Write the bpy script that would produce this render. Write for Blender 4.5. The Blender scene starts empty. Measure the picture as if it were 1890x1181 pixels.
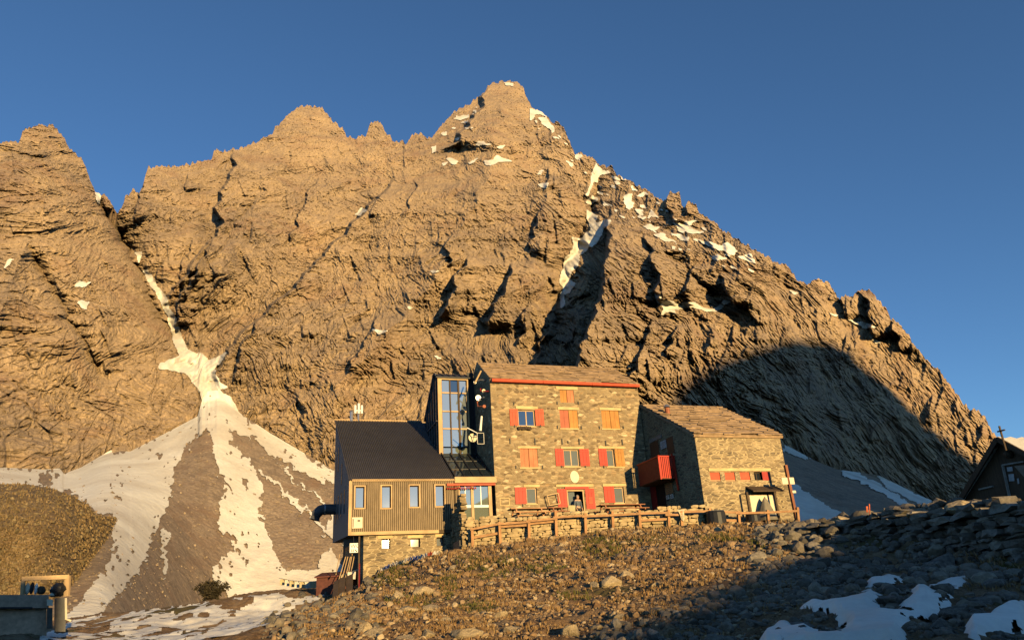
import bpy, math, random
import numpy as np
from mathutils import Vector, Matrix

random.seed(7); RNG = np.random.default_rng(7)
sc = bpy.context.scene
C = sc.collection
rad = math.radians

# ------------------------------------------------------------------ camera
FPX, PITCH, ROLL, THETA = 1400.0, rad(21.35), rad(3.57), rad(18.9)
CX, CY = 945.0, 590.5
cF = np.array([0, math.cos(PITCH), math.sin(PITCH)])
_U0 = np.array([0, -math.sin(PITCH), math.cos(PITCH)]); _R0 = np.array([1.0, 0, 0])
cR = _R0*math.cos(ROLL) - _U0*math.sin(ROLL)
cU = _U0*math.cos(ROLL) + _R0*math.sin(ROLL)
cam = bpy.data.cameras.new('camera'); camo = bpy.data.objects.new('camera', cam); C.objects.link(camo)
cam.sensor_width = 36; cam.lens = FPX/1890*36; cam.clip_start = .1; cam.clip_end = 9000
m4 = Matrix.Identity(4)
for i in range(3):
    m4[i][0], m4[i][1], m4[i][2] = cR[i], cU[i], -cF[i]
camo.matrix_world = m4
sc.camera = camo

# ------------------------------------------------------------------ sun, sky, exposure
SUN_AZ, SUN_EL = rad(28.5), rad(6.0)          # to the right of straight behind the camera
Sh = np.array([math.sin(SUN_AZ), -math.cos(SUN_AZ)])
sunv = Vector((Sh[0]*math.cos(SUN_EL), Sh[1]*math.cos(SUN_EL), math.sin(SUN_EL)))
sl = bpy.data.lights.new('sun', 'SUN'); so = bpy.data.objects.new('sun', sl); C.objects.link(so)
sl.energy = 5.0; sl.angle = rad(.5); sl.color = (1.0, .70, .305)
so.rotation_euler = sunv.to_track_quat('Z', 'Y').to_euler()
w = bpy.data.worlds.new('World'); sc.world = w; w.use_nodes = True
sky = w.node_tree.nodes.new('ShaderNodeTexSky'); sky.sky_type = 'NISHITA'; sky.sun_disc = False
sky.sun_elevation = SUN_EL; sky.sun_rotation = math.pi - SUN_AZ
sky.altitude = 2600; sky.air_density = 1.0; sky.dust_density = 0.0; sky.ozone_density = 3.1
bg = w.node_tree.nodes['Background']; bg.inputs['Strength'].default_value = .128
w.node_tree.links.new(sky.outputs[0], bg.inputs['Color'])
sc.view_settings.view_transform = 'Standard'; sc.view_settings.look = 'None'
sc.view_settings.exposure = 0.7; sc.view_settings.gamma = 1.0
sc.cycles.max_bounces = 6; sc.cycles.diffuse_bounces = 0

# ------------------------------------------------------------------ pixel <-> space
def ray(x, y):
    x = np.asarray(x, float); y = np.asarray(y, float)
    return cF + ((x-CX)/FPX)[..., None]*cR - ((y-CY)/FPX)[..., None]*cU
def proj(P):
    P = np.asarray(P, float); wv = P@cF
    wv = np.where(wv < .01, np.nan, wv)
    return CX + FPX*(P@cR)/wv, CY - FPX*(P@cU)/wv
def atD(x, y, D):
    q = ray(x, y); return q*(np.asarray(D)/np.hypot(q[..., 0], q[..., 1]))[..., None]
ud = np.array([math.cos(THETA), math.sin(THETA), 0.]); dd = np.array([-math.sin(THETA), math.cos(THETA), 0.])
_q = ray(911, 850); ORG = _q*(50/_q[1]); ORG[2] = 0
def loc(x, y, d=0.):                            # pixel -> (u, z) on the plane at depth d of the lodge frame
    q = ray(x, y); P = q*((ORG@dd+d)/(q@dd)); return float((P-ORG)@ud), float(P[2])
def dep(x, y, u):                               # pixel -> (d, z) on the plane at lateral u
    q = ray(x, y); P = q*((ORG@ud+u)/(q@ud)); return float((P-ORG)@dd), float(P[2])
def L2W(u, d, z): return ORG + ud*u + dd*d + np.array([0, 0, z])

# ------------------------------------------------------------------ noise
def pn(x, y, seed=0):
    xi = np.floor(x); yi = np.floor(y); xf = x-xi; yf = y-yi
    xi = xi.astype(np.int64); yi = yi.astype(np.int64)
    def g(ix, iy, fx, fy):
        h = (ix*374761393 + iy*668265263 + seed*974634541) & 0xffffffff
        h = ((h ^ (h >> 13))*1274126177) & 0xffffffff
        h = h ^ (h >> 16)
        a = (h & 0xffff)*(2*np.pi/65536)
        return np.cos(a)*fx + np.sin(a)*fy
    u = xf*xf*xf*(xf*(xf*6-15)+10); v = yf*yf*yf*(yf*(yf*6-15)+10)
    a = g(xi, yi, xf, yf); b = g(xi+1, yi, xf-1, yf); c = g(xi, yi+1, xf, yf-1); e = g(xi+1, yi+1, xf-1, yf-1)
    return ((a*(1-u)+b*u)*(1-v) + (c*(1-u)+e*u)*v)*1.5
def fbm(x, y, octv, seed=0, gain=.5):
    s = 0; a = 1
    for i in range(octv): s = s + a*pn(x*2**i, y*2**i, seed+i); a *= gain
    return s
def ridge(x, y, seed): return 1 - 2*np.abs(pn(x, y, seed))

# ------------------------------------------------------------------ materials
class NT:
    def __init__(s, name):
        s.m = bpy.data.materials.new(name); s.m.use_nodes = True; s.t = s.m.node_tree
        s.b = s.t.nodes['Principled BSDF']; s.b.inputs['Specular IOR Level'].default_value = .25
        s.co = s.n('TexCoord').outputs['Object']
    def n(s, k, **kw):
        x = s.t.nodes.new('ShaderNode'+k)
        for a, v in kw.items(): setattr(x, a, v)
        return x
    def l(s, a, b): s.t.links.new(a, b)
    def mp(s, sx, sy, sz, rot=(0, 0, 0)):
        x = s.n('Mapping'); s.l(s.co, x.inputs[0]); x.inputs['Scale'].default_value = (sx, sy, sz); x.inputs['Rotation'].default_value = rot
        return x.outputs[0]
    def noise(s, vec, scale, det=4, rough=.55, dist=0):
        x = s.n('TexNoise'); s.l(vec, x.inputs['Vector']); x.inputs['Scale'].default_value = scale
        x.inputs['Detail'].default_value = det; x.inputs['Roughness'].default_value = rough; x.inputs['Distortion'].default_value = dist
        return x.outputs['Fac']
    def vor(s, vec, scale, feat='F1'):
        x = s.n('TexVoronoi', feature=feat); s.l(vec, x.inputs['Vector']); x.inputs['Scale'].default_value = scale; return x
    def ramp(s, fac, pts):
        x = s.n('ValToRGB'); s.l(fac, x.inputs[0]); e = x.color_ramp.elements
        while len(e) < len(pts): e.new(.5)
        for el, (p, c) in zip(e, pts):
            el.position = p; el.color = (c, c, c, 1) if isinstance(c, (int, float)) else (*c, 1)
        return x.outputs[0]
    def mix(s, fac, a, b, mode='MIX'):
        x = s.n('MixRGB', blend_type=mode)
        for sock, v in zip(x.inputs, (fac, a, b)):
            if hasattr(v, 'node'): s.l(v, sock)
            elif isinstance(v, (int, float)): sock.default_value = v
            else: sock.default_value = (*v, 1)
        return x.outputs[0]
    def bump(s, h, strength, dist):
        x = s.n('Bump'); s.l(h, x.inputs['Height']); x.inputs['Strength'].default_value = strength; x.inputs['Distance'].default_value = dist
        s.l(x.outputs[0], s.b.inputs['Normal'])
    def fin(s, col, rough=.85, metal=0):
        if hasattr(col, 'node'): s.l(col, s.b.inputs['Base Color'])
        else: s.b.inputs['Base Color'].default_value = (*col, 1)
        s.b.inputs['Roughness'].default_value = rough; s.b.inputs['Metallic'].default_value = metal
        return s.m
_mc = {}
def plain(name, col, rough=.7, var=.25, scale=6, stretch=(1, 1, 1), bump=0., metal=0):
    if name in _mc: return _mc[name]
    t = NT(name); v = t.mp(*stretch); f = t.noise(v, scale, 5)
    c = t.ramp(f, [(.3, tuple(x*(1-var) for x in col)), (.7, tuple(min(1, x*(1+var)) for x in col))])
    if bump: t.bump(f, .5, bump)
    _mc[name] = t.fin(c, rough, metal); return _mc[name]

def mat_rock(name, a, b, c, k=1.0, bd=1.5):
    t = NT(name); v = t.mp(1, 1, 1); v2 = t.mp(1, 1, .45, (0, .35, 0))
    big = t.noise(v, .009/k, 5, .6, .9); mid = t.noise(v2, .09/k, 8, .7, .3); fine = t.noise(v, .45/k, 6, .75)
    col = t.mix(t.ramp(big, [(.38, 0), (.62, 1)]), a, b)
    col = t.mix(t.ramp(mid, [(.42, 0), (.68, .85)]), col, c)
    col = t.mix(1.0, col, t.ramp(fine, [(.3, .55), (.5, 1.0), (.72, 1.42)]), 'MULTIPLY')
    red = t.ramp(t.noise(v, .021/k, 4, .6, 1.2), [(.52, 0), (.7, .55)]); col = t.mix(red, col, tuple(x*f for x, f in zip(b, (1.15, .92, .8))))
    cr = t.vor(t.mp(1, 1, .5, (.2, .3, 0)), .06/k, 'DISTANCE_TO_EDGE')
    h = t.mix(.5, mid, fine)
    t.bump(h, 1.0, bd*k*1.5)
    return t.fin(col, .95)
def mat_masonry(name, stones, mortar, sx=2.3, sz=6.2, mort=.06, dark=.35):
    t = NT(name)
    base = t.mp(1, 1, 1); nz = t.n('TexNoise'); t.l(base, nz.inputs['Vector']); nz.inputs['Scale'].default_value = 1.6; nz.inputs['Detail'].default_value = 3
    wv = t.mix(.22, base, nz.outputs['Color'], 'ADD')
    mp = t.n('Mapping'); t.l(wv, mp.inputs[0]); mp.inputs['Scale'].default_value = (sx, sx, sz)
    v1 = t.vor(mp.outputs[0], 1); ve = t.vor(mp.outputs[0], 1, 'DISTANCE_TO_EDGE')
    sep = t.n('SeparateColor'); t.l(v1.outputs['Color'], sep.inputs[0])
    n = len(stones); col = t.ramp(sep.outputs[0], [(i/(n-1)*.96+.02, s) for i, s in enumerate(stones)])
    fine = t.noise(base, 14, 5, .7); col = t.mix(1, col, t.ramp(fine, [(.25, .7), (.75, 1.25)]), 'MULTIPLY')
    big = t.noise(base, .5, 3); col = t.mix(1, col, t.ramp(big, [(.3, .85), (.7, 1.12)]), 'MULTIPLY')
    thick = t.noise(base, .9, 3)
    e = t.n('Math', operation='DIVIDE'); t.l(ve.outputs['Distance'], e.inputs[0])
    tm = t.ramp(thick, [(.35, mort*.5), (.7, mort*2.4)]); t.l(tm, e.inputs[1])
    k = t.ramp(e.outputs[0], [(.6, 1), (1.0, 0)])
    col = t.mix(k, col, mortar)
    gap = t.ramp(t.noise(base, 4.2, 4, .7), [(.66, 0), (.72, dark)])
    col = t.mix(gap, col, (.03, .024, .016))
    hh = t.mix(.35, t.ramp(ve.outputs['Distance'], [(0, 0), (.22, 1)]), fine)
    t.bump(hh, .8, .05)
    return t.fin(col, .92)
def mat_wood(name, col, var=.3, ax='z', sc_=9):
    if name in _mc: return _mc[name]
    st = {'z': (1, 1, .08), 'x': (.08, 1, 1), 'y': (1, .08, 1)}[ax]
    t = NT(name); f = t.noise(t.mp(*st), sc_*2, 5, .6); g = t.noise(t.mp(1, 1, 1), 1.3, 3)
    c = t.ramp(f, [(.3, tuple(x*(1-var) for x in col)), (.7, tuple(x*(1+var) for x in col))])
    c = t.mix(1, c, t.ramp(g, [(.3, .8), (.7, 1.15)]), 'MULTIPLY'); t.bump(f, .4, .01)
    _mc[name] = t.fin(c, .75); return _mc[name]
def mat_glass(name, tint, refl=.5, rough=.02):
    t = NT(name); t.b.inputs['Base Color'].default_value = (*tint, 1); t.b.inputs['Roughness'].default_value = .6; t.b.inputs['Specular IOR Level'].default_value = 0
    g = t.n('BsdfGlossy'); g.inputs['Roughness'].default_value = rough; g.inputs['Color'].default_value = (1, .97, .90, 1)
    x = t.n('MixShader'); x.inputs[0].default_value = refl
    t.bump(t.noise(t.co, 1.5, 2), .05, .02)
    t.l(t.b.outputs[0], x.inputs[1]); t.l(g.outputs[0], x.inputs[2]); t.l(x.outputs[0], t.t.nodes['Material Output'].inputs[0])
    return t.m
def mat_snow(name, dirt=.35, k=1.0):
    t = NT(name); v = t.mp(1, 1, 1); f = t.noise(v, .05/k, 6, .6, 1.0); g = t.noise(v, .8/k, 5, .7)
    c = t.ramp(f, [(.35, (.86, .815, .70)), (.62, (.76-.3*dirt, .70-.32*dirt, .60-.34*dirt))])
    c = t.mix(1, c, t.ramp(g, [(.3, .9), (.7, 1.05)]), 'MULTIPLY'); t.bump(g, .5, .4*k)
    return t.fin(c, .6)

MROCK = mat_rock('mountain rock', (.42, .296, .176), (.26, .192, .136), (.47, .332, .188))
MSCREE = mat_rock('scree', (.25, .185, .13), (.20, .15, .108), (.36, .27, .185), .5, .6)
MHILL = mat_rock('grassy hill', (.20, .138, .072), (.12, .083, .044), (.30, .21, .11), .26, .8)
MGLASSA = mat_glass('annex glass', (.17, .185, .19), .36)
MSNOWF = mat_snow('far snow', .35, 2.0); MSNOWN = mat_snow('near snow', .15, .12)
MBACK = plain('gap-shade backing', (.085, .06, .036), .9)  # dark colour paints the shade in the gaps between battens
MSTONE = mat_masonry('lodge masonry', [(.14, .10, .06), (.31, .23, .13), (.22, .165, .10), (.43, .33, .19), (.17, .12, .068), (.28, .21, .125), (.35, .235, .125), (.56, .45, .28)], (.29, .22, .13), 2.8, 6.2, .06, .6)
MSTONE2 = mat_masonry('wing masonry', [(.15, .115, .075), (.33, .25, .145), (.12, .095, .065), (.38, .29, .17), (.21, .155, .095), (.28, .21, .12)], (.42, .33, .19), 2.1, 8.0, .07, .55)
MSTONE3 = mat_masonry('terrace masonry', [(.26, .19, .10), (.40, .30, .16), (.32, .235, .12), (.44, .33, .18)], (.13, .10, .06), 1.9, 5.5, .05, .3)
MSLAB = plain('roof slab', (.36, .245, .145), .85, .35, 2.2, (1, 1, 1), .02)
MRED = plain('red shutter paint', (.43, .032, .016), .5, .12, 3); MORANGE = plain('faded red paint', (.50, .085, .04), .6, .15, 3)
MTAN = mat_wood('raw tan wood', (.43, .205, .06), .15); MPINK = mat_wood('faded pink wood', (.48, .19, .095), .15); MROSE = mat_wood('rose wood', (.42, .13, .075), .15)
MBATT = mat_wood('cladding wood', (.255, .19, .115), .25); MTRIM = mat_wood('pale trim wood', (.48, .33, .175), .12, 'x'); MTRIMV = mat_wood('pale trim upright', (.48, .33, .175), .12)
MFENCE = mat_wood('fence wood', (.38, .20, .09), .3); MFENCEX = mat_wood('fence rail wood', (.37, .205, .095), .3, 'x')
MGREY = plain('dark grey panel', (.085, .085, .095), .6, .1, 1.5); MROOF = plain('dark corrugated metal', (.06, .054, .052), .5, .12, 1.2)
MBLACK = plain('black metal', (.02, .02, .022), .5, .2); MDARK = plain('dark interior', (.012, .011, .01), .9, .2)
MGLASS = mat_glass('sky glass', (.21, .24, .25), .42); MGLASSD = mat_glass('dark glass', (.02, .025, .03), .25); MCURT = mat_glass('curtained glass', (.17, .19, .14), .35)
MWHITE = plain('white paint', (.78, .76, .70), .5, .05); MCREAM = plain('cream panel', (.66, .58, .42), .6, .06, 4); MFRAME = mat_wood('window frame wood', (.55, .38, .22), .12)
MDRED = plain('dark red paint', (.34, .03, .022), .5, .15); MMETAL = plain('grey metal', (.35, .35, .36), .35, .1, 3, (1, 1, 1), 0, .7)
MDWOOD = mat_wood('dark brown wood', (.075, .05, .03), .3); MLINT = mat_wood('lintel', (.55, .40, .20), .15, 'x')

# ------------------------------------------------------------------ mesh helpers
class MB:
    def __init__(s): s.v = []; s.f = []
    def add(s, vs, fs):
        o = len(s.v); s.v += [tuple(map(float, p)) for p in vs]; s.f += [tuple(i+o for i in f) for f in fs]; return s
    def box(s, a, b):
        (x0, y0, z0), (x1, y1, z1) = a, b
        return s.add([(x0, y0, z0), (x1, y0, z0), (x1, y1, z0), (x0, y1, z0), (x0, y0, z1), (x1, y0, z1), (x1, y1, z1), (x0, y1, z1)],
                     [(0, 3, 2, 1), (4, 5, 6, 7), (0, 1, 5, 4), (1, 2, 6, 5), (2, 3, 7, 6), (3, 0, 4, 7)])
    def bar(s, p, q, wx, wy=None, up=(0, 0, 1)):
        p = Vector(p); q = Vector(q); t = (q-p).normalized(); upv = Vector(up)
        if abs(t.dot(upv)) > .98: upv = Vector((0, 1, 0))
        a = t.cross(upv).normalized()*(wx/2); b = a.cross(t).normalized()*((wy or wx)/2)
        vs = [p-a-b, p+a-b, p+a+b, p-a+b, q-a-b, q+a-b, q+a+b, q-a+b]
        return s.add(vs, [(0, 3, 2, 1), (4, 5, 6, 7), (0, 1, 5, 4), (1, 2, 6, 5), (2, 3, 7, 6), (3, 0, 4, 7)])
    def tube(s, pts, r, n=8, r2=None):
        pts = [Vector(p) for p in pts]; N = len(pts); vs = []
        for i, p in enumerate(pts):
            t = (pts[min(i+1, N-1)]-pts[max(i-1, 0)]).normalized()
            a = t.cross(Vector((0, 0, 1)) if abs(t.z) < .95 else Vector((0, 1, 0))).normalized(); b = t.cross(a)
            rr = r if r2 is None else r+(r2-r)*i/(N-1)
            vs += [p + a*math.cos(k*2*math.pi/n)*rr + b*math.sin(k*2*math.pi/n)*rr for k in range(n)]
        fs = [(i*n+k, i*n+(k+1) % n, (i+1)*n+(k+1) % n, (i+1)*n+k) for i in range(N-1) for k in range(n)]
        fs += [tuple(range(n))[::-1], tuple(range((N-1)*n, N*n))]
        return s.add(vs, fs)
    def prism(s, poly, ext):
        ext = Vector(ext); P = [Vector(p) for p in poly]; n = len(P)
        return s.add(P+[p+ext for p in P], [tuple(range(n))[::-1], tuple(range(n, 2*n))] + [(i, (i+1) % n, (i+1) % n+n, i+n) for i in range(n)])
    def blob(s, c, r, seed=0, n=8, amp=.15):
        rg = random.Random(seed); vs = []; fs = []
        for i in range(1, n):
            for k in range(n*2):
                th = math.pi*i/n; ph = math.pi*k/n; j = 1+rg.uniform(-amp, amp)
                vs.append((c[0]+r[0]*j*math.sin(th)*math.cos(ph), c[1]+r[1]*j*math.sin(th)*math.sin(ph), c[2]+r[2]*j*math.cos(th)))
        m = n*2
        for i in range(n-2):
            for k in range(m): fs.append((i*m+k, (i+1)*m+k, (i+1)*m+(k+1) % m, i*m+(k+1) % m))
        vs += [(c[0], c[1], c[2]+r[2]), (c[0], c[1], c[2]-r[2])]
        for k in range(m): fs += [(len(vs)-2, k, (k+1) % m), (len(vs)-1, (n-2)*m+(k+1) % m, (n-2)*m+k)]
        return s.add(vs, fs)
    def mesh(s, name, mat, base=(0, 0, 0), smooth=False):
        me = bpy.data.meshes.new(name); b = base
        me.from_pydata([(x-b[0], y-b[1], z-b[2]) for x, y, z in s.v], [], s.f)
        me.materials.append(mat); me.validate()
        if smooth: me.polygons.foreach_set('use_smooth', [True]*len(me.polygons))
        return me
def fast_mesh(name, V, Fq, mat, smooth=True):
    me = bpy.data.meshes.new(name); k = Fq.shape[1]
    me.vertices.add(len(V)); me.vertices.foreach_set('co', np.ascontiguousarray(V, np.float32).ravel())
    me.loops.add(Fq.size); me.loops.foreach_set('vertex_index', np.ascontiguousarray(Fq, np.int32).ravel())
    me.polygons.add(len(Fq)); me.polygons.foreach_set('loop_start', np.arange(0, Fq.size, k, dtype=np.int32))
    me.polygons.foreach_set('loop_total', np.full(len(Fq), k, np.int32))
    me.update(calc_edges=True); me.materials.append(mat)
    me.polygons.foreach_set('use_smooth', np.full(len(Fq), smooth, bool))
    return me
def grid_faces(nr, nc):
    i = np.arange(nr*nc).reshape(nr, nc)
    return np.stack([i[:-1, :-1], i[:-1, 1:], i[1:, 1:], i[1:, :-1]], -1).reshape(-1, 4)
def link(name, me, parent=None, **props):
    o = bpy.data.objects.new(name, me); C.objects.link(o)
    if parent is not None: o.parent = parent
    for k, v in props.items():
        if v is not None: o[k] = v
    return o
BASE = {}
def thing(name, label, cat, base=(0, 0, 0), group=None, world=False, rotz=None):
    """Empty at the base of a thing; base in lodge coordinates (u, d, z) unless world."""
    o = bpy.data.objects.new(name, None); C.objects.link(o)
    o.location = base if world else L2W(*base)
    o.rotation_euler = (0, 0, (0 if world else THETA) if rotz is None else rotz)
    o['label'] = label; o['category'] = cat
    if group: o['group'] = group
    BASE[o.name] = base; return o
def part(name, mb, mat, parent, root=None, label=None, smooth=False):
    """part (or sub-part: give its thing as root) in the coordinates of its thing"""
    b = BASE[(root or parent).name]
    o = link(name, mb.mesh(name, mat, b, smooth), parent)
    if label: o['label'] = label
    return o
def solid(name, mb, mat, label, cat, base, group=None, smooth=False, rotz=THETA):
    o = link(name, mb.mesh(name, mat, base, smooth)); o.location = L2W(*base); o.rotation_euler = (0, 0, rotz)
    o['label'] = label; o['category'] = cat
    if group: o['group'] = group
    return o
def inpoly(x, y, poly):
    r = np.zeros(x.shape, bool); n = len(poly)
    for i in range(n):
        (x0, y0), (x1, y1) = poly[i], poly[i-1]
        if y0 == y1: continue
        c = ((y0 > y) != (y1 > y)) & (x < (x1-x0)*(y-y0)/(y1-y0)+x0); r ^= c
    return r
def zz(ox, oy, s, pts): return [(ox+x/s, oy+y/s) for x, y in pts]


# ================================================================== MOUNTAIN (a relief of real distances)
SKYL = [(-80, 262), (0, 262), (35, 263), (42, 243), (60, 233), (75, 230), (95, 232), (112, 245), (125, 268), (140, 285), (152, 295), (160, 315), (170, 345), (178, 357), (196, 360), (208, 378), (217, 392), (225, 385), (232, 362), (245, 350), (258, 358), (268, 325), (275, 307), (320, 308), (390, 296), (395, 278), (440, 275), (455, 272), (478, 258), (505, 247), (508, 235), (540, 207), (555, 197), (590, 197), (612, 220), (630, 235), (640, 253), (675, 253), (682, 230), (690, 226), (705, 227), (712, 243), (728, 262), (752, 262), (760, 250), (775, 247), (790, 255), (810, 240), (830, 213), (870, 190), (895, 172), (900, 157), (925, 150), (950, 151), (965, 160), (975, 185), (985, 202), (1005, 210), (1020, 230), (1030, 223), (1042, 240), (1050, 258), (1062, 285), (1075, 283), (1095, 290), (1110, 308), (1130, 307), (1140, 322), (1160, 335), (1195, 352), (1225, 372), (1232, 362), (1238, 354), (1255, 358), (1258, 380), (1264, 382), (1272, 372), (1284, 375), (1290, 394), (1310, 405), (1330, 420), (1360, 440), (1400, 465), (1440, 488), (1452, 490), (1470, 515), (1488, 523), (1505, 516), (1530, 522), (1545, 548), (1552, 550), (1560, 545), (1575, 547), (1585, 537), (1605, 532), (1618, 550), (1640, 575), (1645, 588), (1665, 600), (1690, 640), (1712, 665), (1740, 690), (1760, 720), (1780, 745), (1790, 755), (1805, 757), (1818, 770), (1830, 795), (1840, 808), (1850, 840), (1870, 875), (1905, 935)]
SCTOP = [(-80, 858), (0, 862), (80, 866), (110, 864), (118, 874), (150, 862), (205, 830), (240, 833), (300, 802), (365, 768), (374, 735), (384, 722), (400, 720), (420, 742), (440, 760), (500, 800), (560, 835), (615, 866), (700, 890), (1400, 800), (1440, 815), (1505, 850), (1545, 866), (1620, 876), (1680, 905), (1750, 937), (1905, 960)]
def mnt_base(x):  # distance of the foot of the cliffs
    return np.interp(x, [-80, 0, 200, 330, 385, 450, 620, 900, 1400, 1900], [345, 345, 365, 392, 400, 392, 360, 350, 390, 520])
NCM, NRM = 1300, 760
gx = np.linspace(-70, 1900, NCM)
ys = np.interp(gx, *zip(*SKYL)); ys = ys + 3 - 4.5*np.clip(ridge(gx/13, gx*0+.3, 3), -.3, 1) - 3*np.clip(ridge(gx/6, gx*0+.7, 4), -.3, 1) + 1.5*pn(gx/3, gx*0+.2, 5)
yb = np.interp(gx, *zip(*SCTOP)) + 26
tt = np.linspace(0, 1, NRM)[:, None]
PX = np.broadcast_to(gx, (NRM, NCM)).copy(); _yl = np.min([np.roll(np.pad(ys, 60, 'edge'), k_)[60:-60] for k_ in range(-45, 46)], 0)
_g = np.exp(-(np.arange(-60, 61)/22.)**2); _g /= _g.sum(); _yl = np.minimum(np.convolve(np.pad(_yl, 60, 'edge'), _g, 'valid'), ys)
PY = np.maximum(yb + (np.convolve(np.pad(_yl, 60, 'edge'), _g, 'valid')-2-yb)*tt, ys)      # rows run level and stop at the skyline
PY[-1] = ys
Q = ray(PX, PY); qh = np.hypot(Q[..., 0], Q[..., 1]); tanE = Q[..., 2]/qh
COT = .84
_k = np.exp(-(np.arange(-120, 121)/55.)**2); _k /= _k.sum()
zb = mnt_base(gx)*np.convolve(np.pad(tanE[0], 120, 'edge'), _k, 'valid')
Dp = (mnt_base(PX) - zb*COT)/(1 - tanE*COT)
X0 = Q[..., 0]/qh*Dp; Z0 = tanE*Dp                     # lateral and height coordinates for the rock noise
def sstep(a, b, x): t = np.clip((x-a)/(b-a), 0, 1); return t*t*(3-2*t)
def gauss(x, w): return np.exp(-(x/w)**2)
_sm = lambda a: np.convolve(np.pad(a, 120, 'edge'), _k, 'valid')
ts = (_sm(yb)-PY)/(_sm(yb)-_sm(ys))                     # height on the face, free of the skyline's teeth
fade = sstep(0, .12, ts)                               # relief dies out at the foot
R = np.zeros_like(Dp)
def along(pts, horizontal=False):
    p = sorted(pts, key=lambda a: a[1]); y = [a[1] for a in p]
    xs = np.interp(PY, y, [a[0] for a in p]); L = max(8, .18*(y[-1]-y[0]))
    if y[-1]-y[0] > 75 or PX.shape[1] == NCM: xs = xs + 9*fbm(PY/26, PY*0+p[0][0]*.37, 3, 91)*min(1, (y[-1]-y[0])/60)
    return PX-xs, sstep(y[0]-L*.3, y[0]+L, PY)*(1-sstep(y[-1]-L, y[-1]+L*.3, PY))
def gully(pts, A, w):
    dx, e = along(pts); return A*np.exp(-np.abs(dx)/w)*e
# large masses: left buttress, central spur, right-hand ridge
R += 48*gully([(215, 392), (255, 475), (290, 540), (325, 610), (345, 655), (380, 770)], 1, 55)
R -= 45*gauss(PX-(60+(PY-235)*.16), 95)*sstep(.1, .5, ts)
R -= 40*gully([(570, 200), (500, 330), (400, 520), (350, 600)], 1, 70)
R -= 75*gully([(935, 150), (900, 330), (800, 520), (640, 700), (560, 860)], 1, 110)
R += 34*gully([(48, 452), (100, 540), (170, 660), (200, 720)], 1, 20)
R -= 22*gully([(48, 440), (20, 520), (-20, 620)], 1, 30)
R += 26*gully([(175, 350), (255, 500), (330, 640)], 1, 9)
R += 20*gully([(480, 345), (400, 470), (330, 570)], 1, 14)
R += 22*gully([(1190, 420), (1330, 560), (1480, 740)], 1, 22)
R += 16*gully([(640, 250), (660, 330), (690, 420), (640, 560)], 1, 18)
R -= 30*gully([(1020, 250), (1000, 420), (960, 640), (930, 800)], 1, 60)
R += 50*gully([(1112, 308), (1092, 380), (1082, 430), (1045, 490), (1032, 560), (1005, 680)], 1, 22)
R += 18*gully([(1440, 490), (1480, 620), (1560, 760)], 1, 40)
def scarp(pts, A, r, dec, ramp_pts=None):
    global R
    x0 = min(p[0] for p in pts)-80; x1 = max(p[0] for p in pts)+dec*4
    dx, e = along(pts)
    rr = r
    if ramp_pts is not None:
        q = sorted(ramp_pts, key=lambda a: a[1]); rr = np.maximum(2.5, PX-dx-np.interp(PY, [a[1] for a in q], [a[0] for a in q]))
    prof = np.where(dx < 0, np.clip(1+dx/rr, 0, 1), np.exp(-np.maximum(dx, 0)/dec))
    R -= A*prof*e
scarp([(730, 330), (690, 375), (660, 405), (610, 460), (560, 510), (520, 550), (485, 580), (440, 625), (410, 662), (395, 720)], 66, 5, 210)
scarp([(442, 270), (420, 330), (403, 385), (408, 412), (385, 450), (345, 510), (305, 560)], 36, 5, 120)
RM = R; R = np.zeros_like(R)
scarp([(1128, 398), (1122, 440), (1118, 500), (1105, 560), (1085, 610), (1068, 660), (1056, 730), (1035, 960)], 115, 3, 170,
      [(1125, 398), (1119, 442), (1115, 500), (1102, 560), (1082, 610), (1065, 660), (1053, 730), (1032, 960)])
for pts, A, r, dec in [
    ([(868, 474), (850, 500), (838, 530), (815, 585)], 30, 8, 60), ([(950, 486), (942, 520), (915, 560), (905, 610)], 30, 9, 60),
    ([(832, 430), (825, 490)], 14, 5, 30), ([(1186, 430), (1205, 470), (1216, 520), (1218, 562)], 26, 9, 50),
    ([(1282, 490), (1266, 540)], 22, 8, 45), ([(1336, 505), (1358, 565)], 22, 9, 50),
    
    ([(273, 305), (262, 350), (246, 410)], 20, 7, 60), ([(346, 320), (341, 352)], 10, 4, 20),
    ([(903, 157), (888, 195), (872, 225), (845, 262), (800, 280)], 45, 16, 90), ([(1014, 308), (1008, 350)], 12, 4, 30),
    ([(590, 330), (560, 380), (530, 450)], 13, 5, 60), ([(700, 580), (668, 640), (640, 690)], 12, 5, 60), ([(1000, 380), (985, 430), (975, 470)], 14, 5, 50), ([(395, 440), (350, 520), (325, 570)], 22, 6, 60), ([(1205, 590), (1160, 720)], 14, 6, 60), ([(770, 330), (755, 370), (745, 400)], 12, 5, 40),
    ([(475, 585), (450, 640), (425, 712)], 16, 6, 40), ([(545, 720), (556, 760), (568, 800), (575, 850)], 14, 8, 40),
    ([(1232, 360), (1243, 412)], 22, 9, 25), ([(1264, 370), (1268, 398)], 14, 6, 20), ([(1590, 540), (1608, 590), (1616, 625)], 26, 8, 60),
    ([(1552, 548), (1566, 585)], 14, 6, 30), ([(975, 560), (958, 640)], 12, 5, 40), ([(700, 360), (680, 400)], 8, 4, 20), ([(1010, 600), (985, 680)], 14, 6, 30),
    ([(1380, 560), (1400, 600)], 14, 6, 30), ([(1245, 600), (1235, 660)], 14, 6, 30), ([(1640, 590), (1668, 650)], 16, 7, 40),
    ([(300, 480), (285, 520)], 10, 4, 40), ([(330, 560), (325, 600)], 14, 5, 40), ([(360, 440), (330, 510)], 12, 5, 40), ([(70, 780), (95, 800)], 10, 5, 30)]:
    scarp(pts, A, r*.5, dec)
_full = (PX, PY, R)
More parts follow.
